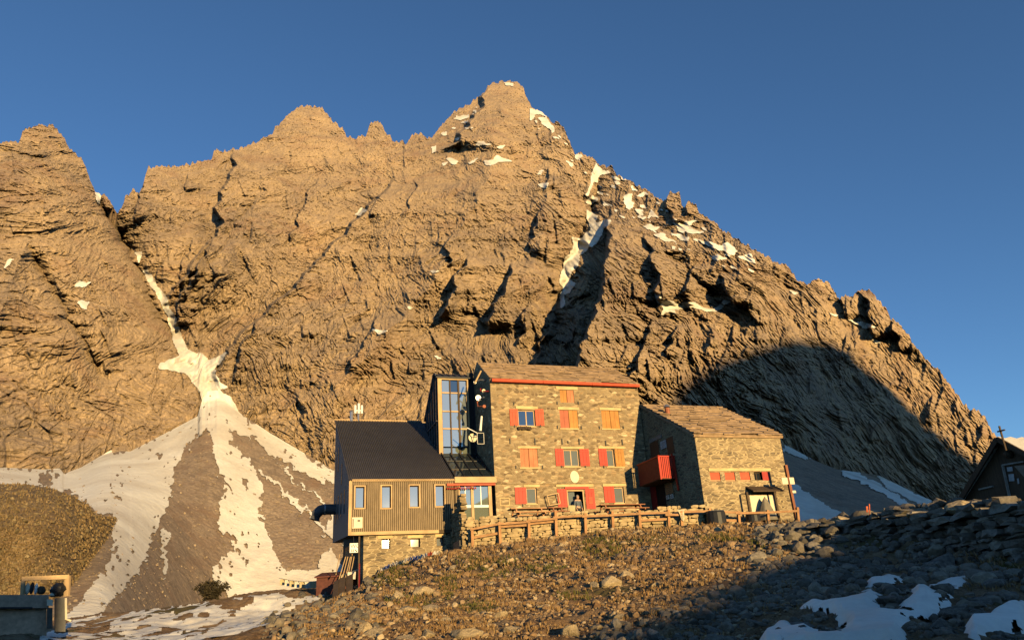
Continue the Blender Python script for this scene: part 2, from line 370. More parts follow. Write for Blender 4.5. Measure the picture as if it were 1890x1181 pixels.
rs = random.Random(11)
for k in range(520):                                    # crags, cracks and ledges all over the face
    i = rs.randrange(20, NCM-20); j = rs.randrange(20, NRM-10)
    x, y = _full[0][j, i], _full[1][j, i]
    Ln = rs.uniform(12, 55); lean = rs.uniform(-.5, .15) if x < 1150 else rs.uniform(-.25, .55)
    A = rs.uniform(1.5, 5.2)*(1.5 if 1000 < x < 1420 else 1); dec = rs.uniform(8, 30)
    c0, c1 = np.searchsorted(gx, [x-60, x+60+dec*7])
    PX, PY, R = _full[0][:, c0:c1], _full[1][:, c0:c1], _full[2][:, c0:c1].copy()
    scarp([(x, y), (x-lean*Ln*.5+rs.uniform(-3, 3), y+Ln*.5), (x-lean*Ln, y+Ln)], A, rs.uniform(2.5, 5), dec)
    _full[2][:, c0:c1] = R
PX, PY, R = _full
wx = X0 + 18*fbm(X0/70, Z0/70, 3, 40); wz = Z0 + 18*fbm(X0/70+9, Z0/70, 3, 50)
amp = .58 + .36*sstep(850, 1200, PX) - .34*sstep(1330, 1500, PX)
low = np.zeros_like(R)
for lam, a, sd, sx in [(150, 13, 1, .55), (75, 6, 2, .4), (38, 4.0, 3, .35)]:
    low -= a*amp*ridge(wx/(lam*sx), wz/(lam*1.9), sd)
hi = np.zeros_like(R)
for lam, a, sd, sx in [(19, 1.8, 4, .4), (9.5, 1.6, 5, .45), (4.8, 1.8, 6, .6), (2.4, 1.5, 7, .8)]:
    hi -= a*amp*ridge((wx+.35*wz)/(lam*sx), wz/lam/1.4, sd)
def tri(v): return np.abs(v-np.floor(v)-.5)*2
for lam, a, sd, th in [(64, 5, 61, .25), (37, 4, 62, -.35), (23, 3.2, 63, .1), (14, 2.4, 64, -.5), (9, 2.1, 65, .45), (6, 1.7, 66, -.2), (3.6, 1.2, 67, .35)]:
    hi -= a*amp*tri((X0*math.cos(th)+Z0*math.sin(th))/lam + 1.1*fbm(X0/(lam*1.3), Z0/(lam*2.2), 3, sd))*sstep(-.35, .3, pn(X0/(lam*4), Z0/(lam*4), sd+20))
for lam, a, sd, wd in [(46, 3.5, 71, .04), (24, 3.0, 72, .05), (13, 2.5, 73, .07), (7, 1.9, 74, .1)]:   # open joints
    hi += a*amp*np.clip(1-np.abs(fbm((X0+.3*Z0)/(lam*.55), Z0/(lam*1.5), 3, sd))/wd, 0, 1)*sstep(-.2, .2, pn(X0/(lam*3), Z0/(lam*3), sd+9))
st = (wz+.22*wx)/13 + .8*fbm(X0/40, Z0/40, 3, 77); st = st-np.floor(st)
hi += .7*amp*(st-.5)*sstep(.0, .5, pn(X0/90, Z0/90, 88)+.35)
Dm = Dp + RM*np.clip(ts/.8, 0, 1) + R*sstep(-.06, .36, ts) + low*fade
edge = sstep(0, .05, 1-tt)
DM = np.maximum(Dm + hi*sstep(-.05, .05, ts), 120)
DLOW = Dm
def place(q, D): return q*(D/np.hypot(q[..., 0], q[..., 1]))[..., None]
VM = place(Q, DM)
back = VM[-1] + np.stack([Q[-1, :, 0]/qh[-1]*160, Q[-1, :, 1]/qh[-1]*160, -120+0*qh[-1]], -1)
back2 = back + np.stack([Q[-1, :, 0]/qh[-1]*500, Q[-1, :, 1]/qh[-1]*500, -700+0*qh[-1]], -1)
VMA = np.concatenate([VM, back[None], back2[None]])
link('mountain', fast_mesh('mountain', VMA.reshape(-1, 3), grid_faces(NRM+2, NCM), MROCK, False), kind='structure')

# snow lying in the gullies and on the ledges of the face
Z1 = lambda p: zz(0, 200, 3.281, p); Z3 = lambda p: zz(740, 130, 3.375, p); Z4 = lambda p: zz(1000, 300, 2.952, p)
Z5 = lambda p: zz(1300, 450, 2.624, p); Z7 = lambda p: zz(400, 420, 2.685, p)
MSN = [Z3([(805, 240), (890, 255), (905, 295), (870, 272), (830, 278), (832, 302), (803, 312)]), Z3([(640, 82), (690, 78), (705, 96), (650, 97)]),
    Z3([(850, 300), (905, 300), (960, 370), (950, 390), (900, 350)]),
    Z3([(520, 562), (575, 558), (600, 528), (645, 548), (690, 568), (640, 572), (590, 577), (560, 588), (530, 582)]), Z3([(278, 543), (325, 550), (357, 575), (345, 590), (310, 570)]),
    Z3([(255, 584), (300, 576), (270, 599)]), Z3([(420, 577), (477, 545), (467, 562), (430, 583)]), Z3([(466, 460), (490, 448), (565, 460), (490, 467)]), Z3([(593, 482), (652, 457), (630, 485)]),
    Z3([(333, 307), (370, 288), (428, 276), (420, 292), (370, 307)]), Z3([(370, 327), (417, 313), (405, 332)]), Z3([(853, 715), (917, 698), (905, 733)]), Z3([(848, 647), (882, 628), (870, 650)]),
    Z3([(190, 480), (215, 470), (215, 510), (200, 510)]),
    Z3([(1085, 523), (1137, 523), (1112, 562), (1090, 552)]), Z3([(1188, 652), (1220, 588), (1250, 618), (1303, 633), (1235, 652), (1230, 692), (1195, 700), (1160, 780), (1150, 780), (1185, 700)]),
    Z3([(1148, 822), (1195, 783), (1228, 795), (1180, 832)]), Z3([(1158, 868), (1228, 908), (1207, 948), (1312, 928), (1270, 980), (1200, 1100), (1110, 1105), (1045, 1190), (1028, 1165), (1085, 1100), (1063, 1043), (1145, 1048), (1185, 990), (1158, 920)]),
    Z3([(1393, 790), (1447, 768), (1420, 808), (1447, 830), (1420, 862), (1400, 840)]), Z3([(1473, 782), (1520, 755), (1547, 770), (1490, 787)]), Z3([(1543, 917), (1560, 866), (1602, 910)]),
    Z3([(1468, 903), (1522, 908), (1510, 927)]), Z3([(1508, 968), (1612, 975), (1560, 1002)]), Z3([(1370, 665), (1395, 660), (1400, 680), (1380, 684)]), Z3([(1432, 720), (1447, 720), (1445, 748)]),
    Z4([(725, 338), (842, 316), (800, 347), (882, 385), (820, 383), (760, 372)]), Z4([(848, 418), (980, 450), (1012, 433), (1064, 480), (1040, 503), (960, 472), (900, 452)]),
    Z4([(613, 393), (650, 388), (737, 435), (660, 422)]), Z4([(703, 383), (802, 410), (790, 433), (740, 407)]), Z4([(1068, 510), (1135, 500), (1167, 545), (1110, 532)]),
    Z4([(918, 515), (965, 503), (1012, 525), (960, 533)]), Z4([(556, 345), (600, 340), (640, 355), (590, 365)]), Z4([(460, 190), (490, 180), (475, 240), (460, 245)]),
    Z4([(600, 698), (650, 718), (645, 753), (690, 753), (735, 768), (830, 758), (870, 790), (930, 798), (1000, 753), (1027, 753), (960, 807), (900, 812), (830, 788), (770, 793), (720, 803), (737, 822), (690, 817), (648, 833), (663, 800), (638, 765)]),
    Z4([(165, 412), (215, 418), (245, 385), (300, 358), (345, 350), (300, 400), (250, 470), (210, 505), (195, 560), (160, 600), (150, 640), (185, 660), (150, 710), (122, 722), (122, 780), (108, 792), (93, 730), (118, 690), (93, 635), (113, 590), (128, 530), (168, 480), (178, 450)]),
    Z5([(698, 368), (770, 383), (832, 402), (780, 407)]), Z5([(798, 448), (852, 477), (830, 480)]), Z5([(610, 340), (650, 350), (640, 356)]), Z5([(410, 225), (450, 240), (430, 245)]),
    Z1([(28, 967), (50, 918), (87, 908), (50, 947)]), Z1([(818, 875), (862, 870), (845, 928)]), Z1([(868, 978), (892, 983), (917, 1040), (948, 1070), (935, 1108), (908, 1060), (883, 1010)]),
    Z1([(943, 1118), (1012, 1148), (990, 1183), (965, 1152)]), Z1([(448, 1082), (485, 1048), (552, 1048), (500, 1083)]), Z1([(578, 503), (607, 503), (602, 582), (588, 552)]), Z1([(470, 1172), (520, 1172), (515, 1185)]),
    Z7([(773, 498), (842, 510), (805, 533)]), Z7([(1058, 212), (1107, 213), (1070, 224)]), Z7([(945, 392), (975, 395), (960, 404)]), Z7([(1085, 640), (1110, 648), (1090, 652)]), Z7([(20, 640), (55, 618), (10, 680), (0, 680)]),
    [(658, 395), (668, 384), (676, 388), (664, 398)], [(145, 555), (165, 556), (160, 572), (148, 565)],
    [(268, 505), (276, 505), (292, 530), (306, 545), (314, 570), (325, 590), (335, 620), (344, 642), (352, 648), (374, 655), (386, 665), (400, 660), (418, 652), (407, 665), (396, 680), (396, 690), (408, 705), (420, 713), (404, 718), (427, 735), (440, 760), (480, 792), (470, 830), (360, 830), (366, 768), (374, 735), (360, 705), (345, 690), (320, 683), (291, 678), (297, 669), (318, 662), (333, 655), (323, 640), (316, 610), (308, 580), (295, 555), (283, 530)]]
def jitter(px, py, a):
    return px + a*fbm(px/14, py/14, 3, 21), py + a*fbm(px/14, py/14, 3, 31)
def snow_mesh(name, px, py, verts, polys, holes=(), a=5, lift=.5, patch=None, spots=False, grow=0, specks=()):
    jx, jy = jitter(px, py, a); m = np.zeros(px.shape, bool)
    if spots: jx, jy = jx+5*fbm(px/40, py/60, 3, 23)+2.5*pn(px/4, py/5, 25), jy+8*fbm(px/40, py/60, 3, 33)+2.5*pn(px/4, py/5, 35)
    for p in polys:
        xs = [q[0] for q in p]; yy = [q[1] for q in p]
        b = (px > min(xs)-20) & (px < max(xs)+20) & (py > min(yy)-20) & (py < max(yy)+20)
        if b.any(): m[b] |= inpoly(jx[b], jy[b], p)
    for p in specks: m |= inpoly(jx, jy, p) & (fbm((px+.6*py)/26, (py-.35*px)/9, 3, 61) > .68)
    for _ in range(grow): m[1:-1, 1:-1] = m[1:-1, 1:-1] | m[2:, 1:-1] | m[:-2, 1:-1] | m[1:-1, 2:] | m[1:-1, :-2]
    for p in holes: m &= ~inpoly(jx, jy, p)
    if patch is not None: m &= patch
    if spots: m &= (fbm(px/10, py/16, 4, 45) + .8*pn(px/60, py/90, 46)) > -.92
    nr, nc = px.shape; F = grid_faces(nr, nc); mf = m.ravel()
    F = F[mf[F].sum(1) >= 3]
    used = np.unique(F); remap = np.zeros(mf.size, np.int64); remap[used] = np.arange(len(used))
    V = verts.reshape(-1, 3)[used]
    return V, remap[F]
def blur(A, k):
    for ax in (0, 1):
        P = np.concatenate([np.repeat(np.take(A, [0], ax), k, ax), A, np.repeat(np.take(A, [-1], ax), k, ax)], ax).cumsum(ax)
        P = np.concatenate([np.zeros_like(np.take(P, [0], ax)), P], ax); n = A.shape[ax]
        A = (np.take(P, range(2*k+1, 2*k+1+n), ax)-np.take(P, range(n), ax))/(2*k+1)
    return A
def minf(A, k):
    for ax in (0, 1):
        P = np.concatenate([np.repeat(np.take(A, [0], ax), k, ax), A, np.repeat(np.take(A, [-1], ax), k, ax)], ax); n = A.shape[ax]
        A = np.min([np.take(P, range(i, i+n), ax) for i in range(2*k+1)], 0)
    return A
VS = place(Q, blur(minf(DM, 1), 2)-.45)
SPK = [[(1150, 345), (1230, 398), (1300, 418), (1430, 490), (1390, 505), (1280, 475), (1180, 435)], [(985, 205), (1040, 258), (1075, 296), (1115, 325), (1105, 350), (1040, 305), (1000, 262)], [(795, 272), (830, 222), (880, 198), (886, 226), (840, 262)], [(1110, 305), (1200, 355), (1260, 420), (1180, 430), (1100, 370)]]
V1, F1 = snow_mesh('snow', PX, PY, VS, MSN, a=2.6, grow=1, specks=SPK)
SNOWV = [V1]; SNOWF = [F1]

# ================================================================== SCREE below the cliffs
def relief(gx, ytop, ybot, Dbot, nr, rough, seed, ext=30):
    """slope of loose stones from the foot of the cliff (distance of the mountain) down to Dbot"""
    tt = np.linspace(0, 1, nr)[:, None]
    px = np.broadcast_to(gx, (nr, len(gx))).copy(); py = ybot + (ytop-ybot)*tt
    q = ray(px, py); te = q[..., 2]/np.hypot(q[..., 0], q[..., 1])
    qt = ray(gx, ytop); tT = qt[:, 2]/np.hypot(qt[:, 0], qt[:, 1])
    k = np.exp(-(np.arange(-60, 61)/26.)**2); k /= k.sum()
    tT = np.convolve(np.pad(tT, 60, 'edge'), k, 'valid')
    Dt = mnt_base(gx)-6; zt = Dt*tT; zb_ = Dbot*te[0]; m = (zt-zb_)/(Dt-Dbot)
    D = (zb_-Dbot*m)/np.minimum(te-m, -.004)
    D = np.minimum(D, Dt)
    X, Yv = q[..., 0]/np.hypot(q[..., 0], q[..., 1])*D, D
    n = rough*(1.6*pn(X/25, Yv/90, seed) + .5*pn(X/6, Yv/30, seed+1) + .16*ridge(X/2.2, Yv/3, seed+2) + .22*pn(X/1.1, Yv/1.5, seed+3))
    n2 = rough*(1.6*pn(X/25, Yv/90, seed) + .5*pn(X/6, Yv/30, seed+1) + .12*pn(X/2.6, Yv/40, seed+5)) - .35
    fd = sstep(0, .06, tt)*sstep(0, .06, 1-tt)*.7+.3
    return px, py, q, D+n*2.2*fd*np.clip(D/250, .3, 1), D+n2*2.2*fd*np.clip(D/250, .3, 1)
gxl = np.linspace(-70, 720, 560)
yt = np.interp(gxl, *zip(*SCTOP))
px, py, q, Ds, Dsl = relief(gxl, yt, 1190+0*gxl, 106+109*sstep(170, 440, gxl), 420, .7, 200)
VSC = place(q, Ds); SCP = (px, py)
link('scree_slope', fast_mesh('scree_slope', VSC.reshape(-1, 3), grid_faces(420, 560), MSCREE), kind='structure')
SN_L = [[(0, 885), (120, 905), (165, 930), (180, 945), (238, 953), (243, 985), (222, 1030), (200, 1062), (165, 1112), (125, 1160), (180, 1140), (260, 1050), (320, 900), (200, 860), (0, 862)], [(-70, 850), (0, 860), (80, 864), (110, 862), (118, 872), (205, 828), (240, 831), (300, 800), (365, 760), (370, 700), (410, 700), (425, 735), (440, 758), (400, 790), (372, 800), (345, 828), (330, 850), (322, 870), (310, 905), (302, 935), (285, 960), (272, 978), (268, 990), (283, 1000), (275, 1020), (250, 1060), (240, 1075), (215, 1095), (185, 1130), (130, 1160), (100, 1150), (165, 1090), (200, 1040), (210, 1000), (200, 900), (60, 900), (-70, 905)],
    [(378, 780), (400, 770), (424, 780), (436, 800), (425, 812), (460, 850), (490, 900), (478, 950), (520, 962), (545, 1000), (560, 1040), (585, 1050), (600, 1010), (640, 1050), (640, 1120), (480, 1120), (392, 1082), (390, 1055), (403, 1030), (428, 1012), (438, 985), (402, 975), (408, 925), (415, 890), (408, 870), (396, 850), (388, 820)],
    [(425, 735), (440, 758), (500, 798), (560, 833), (650, 880), (650, 925), (610, 895), (560, 870), (520, 850), (470, 815), (430, 790), (415, 770)],
    [(470, 830), (530, 870), (580, 910), (640, 970), (640, 1010), (600, 985), (560, 945), (520, 905), (480, 870)],
    [(303, 972), (312, 985), (308, 1010), (315, 1035), (308, 1060), (295, 1072), (303, 1040), (298, 1005)]]
HO_L = [[(425, 795), (445, 800), (480, 835), (530, 875), (570, 905), (610, 950), (600, 970), (560, 930), (520, 895), (480, 865), (450, 840)],
    [(480, 955), (500, 952), (528, 958), (545, 1000), (575, 1020), (590, 1055), (545, 1058), (515, 1035), (500, 1000)], [(75, 885), (95, 872), (98, 880), (85, 897), (70, 895)],
    [(446, 880), (460, 885), (455, 900)], [(405, 870), (420, 890), (430, 920), (420, 900)], [(600, 880), (635, 900), (640, 960), (610, 930)]]
V1, F1 = snow_mesh('snow', px, py, place(q, np.minimum(Dsl, blur(minf(Ds, 1), 2))-.3), SN_L, HO_L, a=7, spots=True)
SNOWV.append(V1); SNOWF.append(F1)
gxr = np.linspace(690, 1905, 400)
yt = np.interp(gxr, *zip(*SCTOP))
px, py, q, Ds, Dsl = relief(gxr, yt, np.maximum(yt+20, 1010), 215+0*gxr, 130, .4, 260)
link('scree_slope', fast_mesh('scree_slope', place(q, Ds).reshape(-1, 3), grid_faces(130, 400), MSCREE), kind='structure')
SN_R = [[(1443, 820), (1465, 825), (1503, 849), (1470, 842), (1445, 833)], [(1550, 868), (1568, 864), (1610, 885), (1660, 915), (1692, 940), (1676, 942), (1620, 905), (1555, 876)],
    [(1618, 878), (1628, 872), (1680, 903), (1747, 940), (1738, 944), (1690, 927), (1640, 902)], [(1462, 885), (1480, 900), (1500, 915), (1540, 940), (1565, 952), (1540, 1000), (1440, 1000), (1440, 930)]]
V1, F1 = snow_mesh('snow', px, py, place(q, np.minimum(Dsl, minf(Ds, 1))-.35), SN_R, a=4)
SNOWV.append(V1); SNOWF.append(F1)
off = np.cumsum([0]+[len(v) for v in SNOWV[:-1]])
link('snow', fast_mesh('snow', np.concatenate(SNOWV), np.concatenate([f+o for f, o in zip(SNOWF, off)]), MSNOWF), kind='stuff')

# ================================================================== grassy hill at the left
gh = np.concatenate([np.linspace(-90, 140, 150), np.linspace(141, 234, 120)])
HT = [(-90, 900), (-40, 895), (0, 893), (50, 893), (100, 902), (140, 918), (165, 935), (178, 951), (205, 954), (222, 956), (230, 966), (234, 985)]
HB = [(-90, 1190), (234, 1190)]
yt = np.interp(gh, *zip(*HT)) + 1.5*pn(gh/6, gh*0, 5); ybh = np.interp(gh, *zip(*HB)); nrh = 230
tt = np.linspace(0, 1, nrh)[:, None]
px = np.broadcast_to(gh, (nrh, len(gh))); py = ybh+(yt-ybh)*tt
q = ray(px, py)
er = np.clip((px-40)/194, 0, 1); et = np.clip((1000-py)/105, 0, 1)**1.0
D = 118 + 115*(1-np.sqrt(np.clip(1-er**2.2, 0, 1))) + 45*(1-np.sqrt(np.clip(1-et**2, 0, 1))) + 18*np.clip((1190-py)/290, 0, 1)
Xh = q[..., 0]*D; Zh = q[..., 2]*D
D = D + 1.6*pn(Xh/14, Zh/9, 301) - .12*ridge((Xh+.7*Zh)/3.2, (Zh-.5*Xh)/3.0, 302) - .3*ridge((Xh-.4*Zh)/1.5, (Zh+.4*Xh)/1.5, 303) - .3*ridge(Xh/.75, Zh/.7, 304) + .4*pn(Xh/.45, Zh/.4, 305) + .3*pn(Xh/.9, Zh/.8, 306)
VH = place(q, D)
bk = place(q[-1], D[-1]+40)-np.array([0, 0, 2.5])
link('hill', fast_mesh('hill', np.concatenate([VH, bk[None]]).reshape(-1, 3), grid_faces(nrh+1, len(gh)), MHILL), kind='structure')

# ================================================================== GROUND: one sheet round the camera out to the horizon
CP = [(945, 1181, 11), (700, 1181, 12), (560, 1181, 14), (480, 1150, 27), (400, 1178, 30), (300, 1130, 62), (450, 1108, 58), (550, 1090, 57), (130, 1143, 58), (130, 1181, 40), (250, 1165, 44), (0, 1181, 36), (60, 1172, 40),
    (620, 1152, 34), (700, 1100, 32), (760, 1050, 40), (690, 1064, 47.3), (820, 1030, 46), (945, 1100, 22), (945, 1040, 35), (945, 1005, 44.2), (870, 1016, 44.4), (1080, 992, 44.2), (1080, 1060, 28), (1080, 1120, 18),
    (1180, 983, 43.6), (1300, 979, 42), (1300, 1040, 27), (1300, 1100, 16.5), (1200, 1181, 10.5), (1420, 983, 40.5), (1420, 1035, 25), (1475, 973, 40.5), (1500, 1010, 30), (1500, 1080, 17), (1500, 1181, 9.5),
    (1650, 1060, 26), (1800, 1062, 23.5), (1890, 1072, 21), (1700, 1110, 16), (1700, 1181, 9.5), (1890, 1181, 8.5), (1890, 1120, 13), (1600, 1058, 27), (1700, 954, 31), (1850, 943, 31), (1560, 966, 36), (1780, 948, 38), (1880, 938, 40), (620, 1104, 52), (590, 1128, 47)]
CPX = [atD(np.array(float(a)), np.array(float(b)), float(c)) for a, b, c in CP]
CPX += [np.array(p, float) for p in [(0, 0, -1.6), (4, 0, -1.6), (-4, 0, -1.6), (-7, 6, -1.5), (7, 6, -1.6), (0, -14, -1.8), (16, -8, -2), (-16, -8, -2), (-25, 15, -1), (-30, 40, 0), (-45, 60, .5), (25, 5, -1.6), (0, -40, -3), (40, -20, -3), (-40, -20, -3), (30, 30, 2.5), (40, 60, 2)]]
CPX += [L2W(5, 4, 5.0), L2W(-6, 4, 3.0), L2W(-6, 12, 3.2), L2W(5, 14, 4.5), L2W(15, 2, 4.6), L2W(15, 12, 3.5), L2W(24, 10, 2.5), L2W(5, 40, 0), L2W(-15, 40, 0), L2W(-12, 3, 2.4), L2W(-11, 12, 2.8)]
CPX = np.array(CPX)
def tps(d2): return .5*d2*np.log(d2+1e-9)
_A = CPX[:, :2]/20; _d2 = ((_A[:, None]-_A[None])**2).sum(-1); NTPS = len(_A)
_K = np.zeros((NTPS+3, NTPS+3)); _K[:NTPS, :NTPS] = tps(_d2)+np.eye(NTPS)*.004; _K[:NTPS, NTPS:] = np.c_[np.ones(NTPS), _A]; _K[NTPS:, :NTPS] = _K[:NTPS, NTPS:].T
_w = np.linalg.solve(_K, np.r_[CPX[:, 2], 0, 0, 0])
def ground_base(x, y):
    X = np.asarray(x, float)/20; Y = np.asarray(y, float)/20; s = _w[NTPS]+_w[NTPS+1]*X+_w[NTPS+2]*Y
    for i in range(NTPS): s = s+_w[i]*tps((X-_A[i, 0])**2+(Y-_A[i, 1])**2)
    r = np.hypot(x, y); k = sstep(62, 95, r)
    return np.clip(s, -4, 6.2)*(1-k) + (-1.0-r*.002)*k
def ground_z(x, y, fine=True):
    z = ground_base(x, y); x = np.asarray(x, float); y = np.asarray(y, float)
    r = np.hypot(x, y); k = 1-sstep(80, 140, r)
    z = z + k*(.16*fbm(x/3.2, y/3.2, 3, 400) + .05*ridge(x/.9, y/.9, 405))
    if fine: z = z + k*(.045*ridge(x/.42, y/.42, 410)+.028*pn(x/.17, y/.17, 411)+.014*pn(x/.08, y/.08, 412))
    return z
ang = np.concatenate([np.linspace(-180, -40, 30)[:-1], np.linspace(-40, 38, 860), np.linspace(38, 180, 30)[1:]])
rr = np.concatenate([[.5, 2, 4], np.geomspace(6.5, 75, 620), np.geomspace(78, 130, 16), [180, 300, 600, 1200, 2500, 5000]])
AA, RR = np.meshgrid(np.radians(ang), rr)
GXX, GYY = np.sin(AA)*RR, np.cos(AA)*RR
GZ = ground_z(GXX, GYY)
VG = np.stack([GXX, GYY, GZ], -1)
def mat_ground():
    t = NT('mound soil'); v = t.mp(1, 1, 1)
    a = t.noise(v, .55, 6, .65, .4); b = t.noise(v, 5.5, 6, .75); c = t.noise(v, 26, 5, .75); g = t.noise(v, .28, 4, .6, .5)
    col = t.mix(t.ramp(b, [(.38, 0), (.62, 1)]), (.16, .092, .045), (.29, .18, .09))
    col = t.mix(t.ramp(a, [(.47, 0), (.62, .8)]), col, (.38, .265, .15))
    col = t.mix(t.ramp(g, [(.55, 0), (.63, .85)]), col, (.10, .085, .028))
    col = t.mix(1, col, t.ramp(c, [(.3, .5), (.7, 1.45)]), 'MULTIPLY')
    t.bump(t.mix(.5, b, c), 1.0, .12)
    return t.fin(col, .95)
MGROUND = mat_ground()
link('ground', fast_mesh('ground', VG.reshape(-1, 3), grid_faces(len(rr), len(ang)), MGROUND), kind='structure')
gpx, gpy = proj(VG); gpx = np.nan_to_num(gpx, nan=-999.); gpy = np.nan_to_num(gpy, nan=-999.)
Z6 = lambda p: zz(1400, 900, 3.857, p); ZL = lambda p: zz(0, 840, 2.953, p)
inview = (RR < 75)
NS = [Z6([(230, 865), (470, 795), (520, 838), (640, 818), (850, 790), (1010, 725), (1080, 735), (1190, 685), (1400, 632), (1610, 622), (1480, 685), (1335, 745), (1280, 850), (1290, 900), (1230, 960), (1150, 970), (1080, 1010), (1060, 1150), (250, 1150), (240, 1000), (330, 900), (300, 880)]),
    Z6([(690, 745), (780, 650), (1000, 598), (1085, 620), (960, 685), (1130, 625), (1235, 598), (1060, 695), (1000, 700), (860, 715), (760, 768)]),
    Z6([(1430, 1150), (1450, 1010), (1520, 950), (1700, 830), (1990, 740), (1990, 1150)]), Z6([(-20, 1060), (120, 960), (200, 935), (265, 895), (240, 1000), (265, 1060), (260, 1150), (-20, 1150)]),
    Z6([(290, 740), (340, 730), (380, 780), (330, 790)])]
NS += [Z6([(560, 800), (760, 770), (900, 760), (1000, 720), (1100, 720), (1090, 830), (900, 900), (700, 950), (600, 900)]), Z6([(1250, 860), (1420, 740), (1560, 690), (1480, 800), (1350, 920)])]
NH = [Z6([(245, 960), (330, 900), (600, 915), (480, 1000), (330, 1050)]), Z6([(835, 825), (920, 770), (1060, 735), (1085, 790), (990, 830), (930, 880), (850, 850)]), Z6([(975, 895), (1080, 880), (1115, 925), (1030, 935)]), Z6([(400, 1010), (600, 1000), (640, 1030), (450, 1050)]),
    Z6([(1300, 740), (1400, 700), (1380, 730), (1290, 760)]), Z6([(1640, 1060), (1700, 1040), (1780, 1060), (1890, 1040), (1890, 1150), (1640, 1150)])]
patch = (fbm(GXX/1.1, GYY/1.1, 4, 500) + .35*fbm(GXX/5, GYY/5, 2, 510)) > -.80
_mk = np.zeros(gpx.shape); _jx, _jy = jitter(gpx, gpy, 5); _jx, _jy = _jx+2*pn(gpx/5, gpy/5, 27), _jy+2*pn(gpx/5, gpy/5, 37)
for p in NS: _mk = np.maximum(_mk, inpoly(_jx, _jy, p))
for p in NH: _mk = _mk*(1-inpoly(_jx, _jy, p))
SNZ = ground_base(GXX, GYY) + .16*fbm(GXX/3.2, GYY/3.2, 3, 400) + .02*pn(GXX/.6, GYY/.6, 530) - .045 + .20*np.clip(blur(_mk, 9)*1.7-.6, 0, 1)
V1, F1 = snow_mesh('snow', gpx, gpy, np.stack([GXX, GYY, SNZ], -1), [[(1300, 1000), (2000, 1000), (2000, 1300), (1300, 1300)]], a=0, patch=inview & (_mk > .5))
NL = [ZL([(1000, 1040), (1050, 1000), (1280, 880), (1350, 815), (1530, 752), (1600, 775), (1760, 755), (1740, 790), (1590, 830), (1500, 905), (1420, 980), (1400, 1040)]),
      ZL([(380, 900), (560, 870), (900, 835), (1200, 790), (1530, 745), (1530, 760), (1280, 880), (1050, 1000), (1000, 1040), (150, 1040)])]
patch2 = ((fbm(GXX/1.6, GYY/2.4, 4, 520) > -.12) | inpoly(gpx, gpy, NL[0])) & inview & (RR > 18)
V2, F2 = snow_mesh('snow', gpx, gpy, np.stack([GXX, GYY, ground_z(GXX, GYY, False)+.05], -1), NL, a=5, patch=patch2)
link('snow', fast_mesh('snow', np.concatenate([V1, V2]), np.concatenate([F1, F2+len(V1)]), MSNOWN), kind='stuff')

# ================================================================== unseen hills behind the photographer, crests shaped to throw the evening shade
ES = np.array([math.cos(SUN_AZ), math.sin(SUN_AZ)])         # sideways axis of the sunlight
TE = math.tan(SUN_EL)
def crest(points, t0):                                      # (s, height) of a crest t0 metres towards the sun
    r = []
    for P in points:
        s = P[:2]@ES; t = -(P[:2]@Sh); r.append((float(s), float(P[2]+(t+t0)*TE)))
    return sorted(r)
DBL = blur(DM, 12); VBL = place(Q, DBL)
def mpoint(x, y):
    i = int(np.argmin(np.abs(gx-x))); j = int(np.argmin(np.abs(PY[:, i]-y))); return VBL[j, i]
def gpoint(x, y):
    ok = (RR > 7) & (RR < 70); d = np.where(ok, (gpx-x)**2+(gpy-y)**2, 1e9); return VG.reshape(-1, 3)[int(np.argmin(d))]
def hill(prof, t0, width, lowz, seed):
    ss = np.linspace(prof[0][0], prof[-1][0], 220); hh = np.interp(ss, *zip(*prof))
    rows = []
    for k, off in [(0, -width), (.5, -width*.45), (1, 0), (.55, width*.5), (0, width*1.1)]:
        z = lowz+(hh-lowz)*k; p = Sh[None]*(t0+off*(1 if off < 0 else 1)) + ES[None]*ss[:, None]
        rows.append(np.c_[p, z])
    V = np.stack(rows)
    link('hill', fast_mesh('hill', V.reshape(-1, 3), grid_faces(5, 220), MHILL, True), kind='structure')
far = [(1275, 752), (1340, 705), (1395, 660), (1420, 640), (1440, 630), (1470, 627), (1505, 629), (1540, 638), (1570, 655), (1610, 690), (1650, 725), (1700, 768), (1740, 808), (1775, 838), (1805, 858)]
cf = [(a, b+12*(1-sstep(270, 325, a))) for a, b in crest([mpoint(*p) for p in far], 800)]
cf = [(cf[0][0]-260, cf[0][1]-150), (cf[0][0]-40, cf[0][1]-40)] + cf + [(cf[-1][0]+400, cf[-1][1]-10)]
hill(cf, 800, 260, -5, 1)
near = [(1050, 1181), (1130, 1152), (1200, 1122), (1300, 1085), (1415, 1040)]
cn = crest([gpoint(*p) for p in near], 34)
topw = [atD(np.array(float(a)), np.array(float(b)), D) for a, b, D in [(1560, 954, 33), (1650, 950, 30), (1750, 938, 28.5), (1890, 925, 26)]]
cn2 = crest(topw, 34)
prof = [(-30, 10.3), (-2.2, 10.3), (-1.2, 9.9), (-.6, .5), (cn[0][0]-2, .2)] + cn + [p for p in cn2 if p[0] > cn[-1][0]+1.5] + [(60, 8.2)]
hill(prof, 34, 12, -3, 2)  # near mound added to block sun; its left step only shades the corner hut

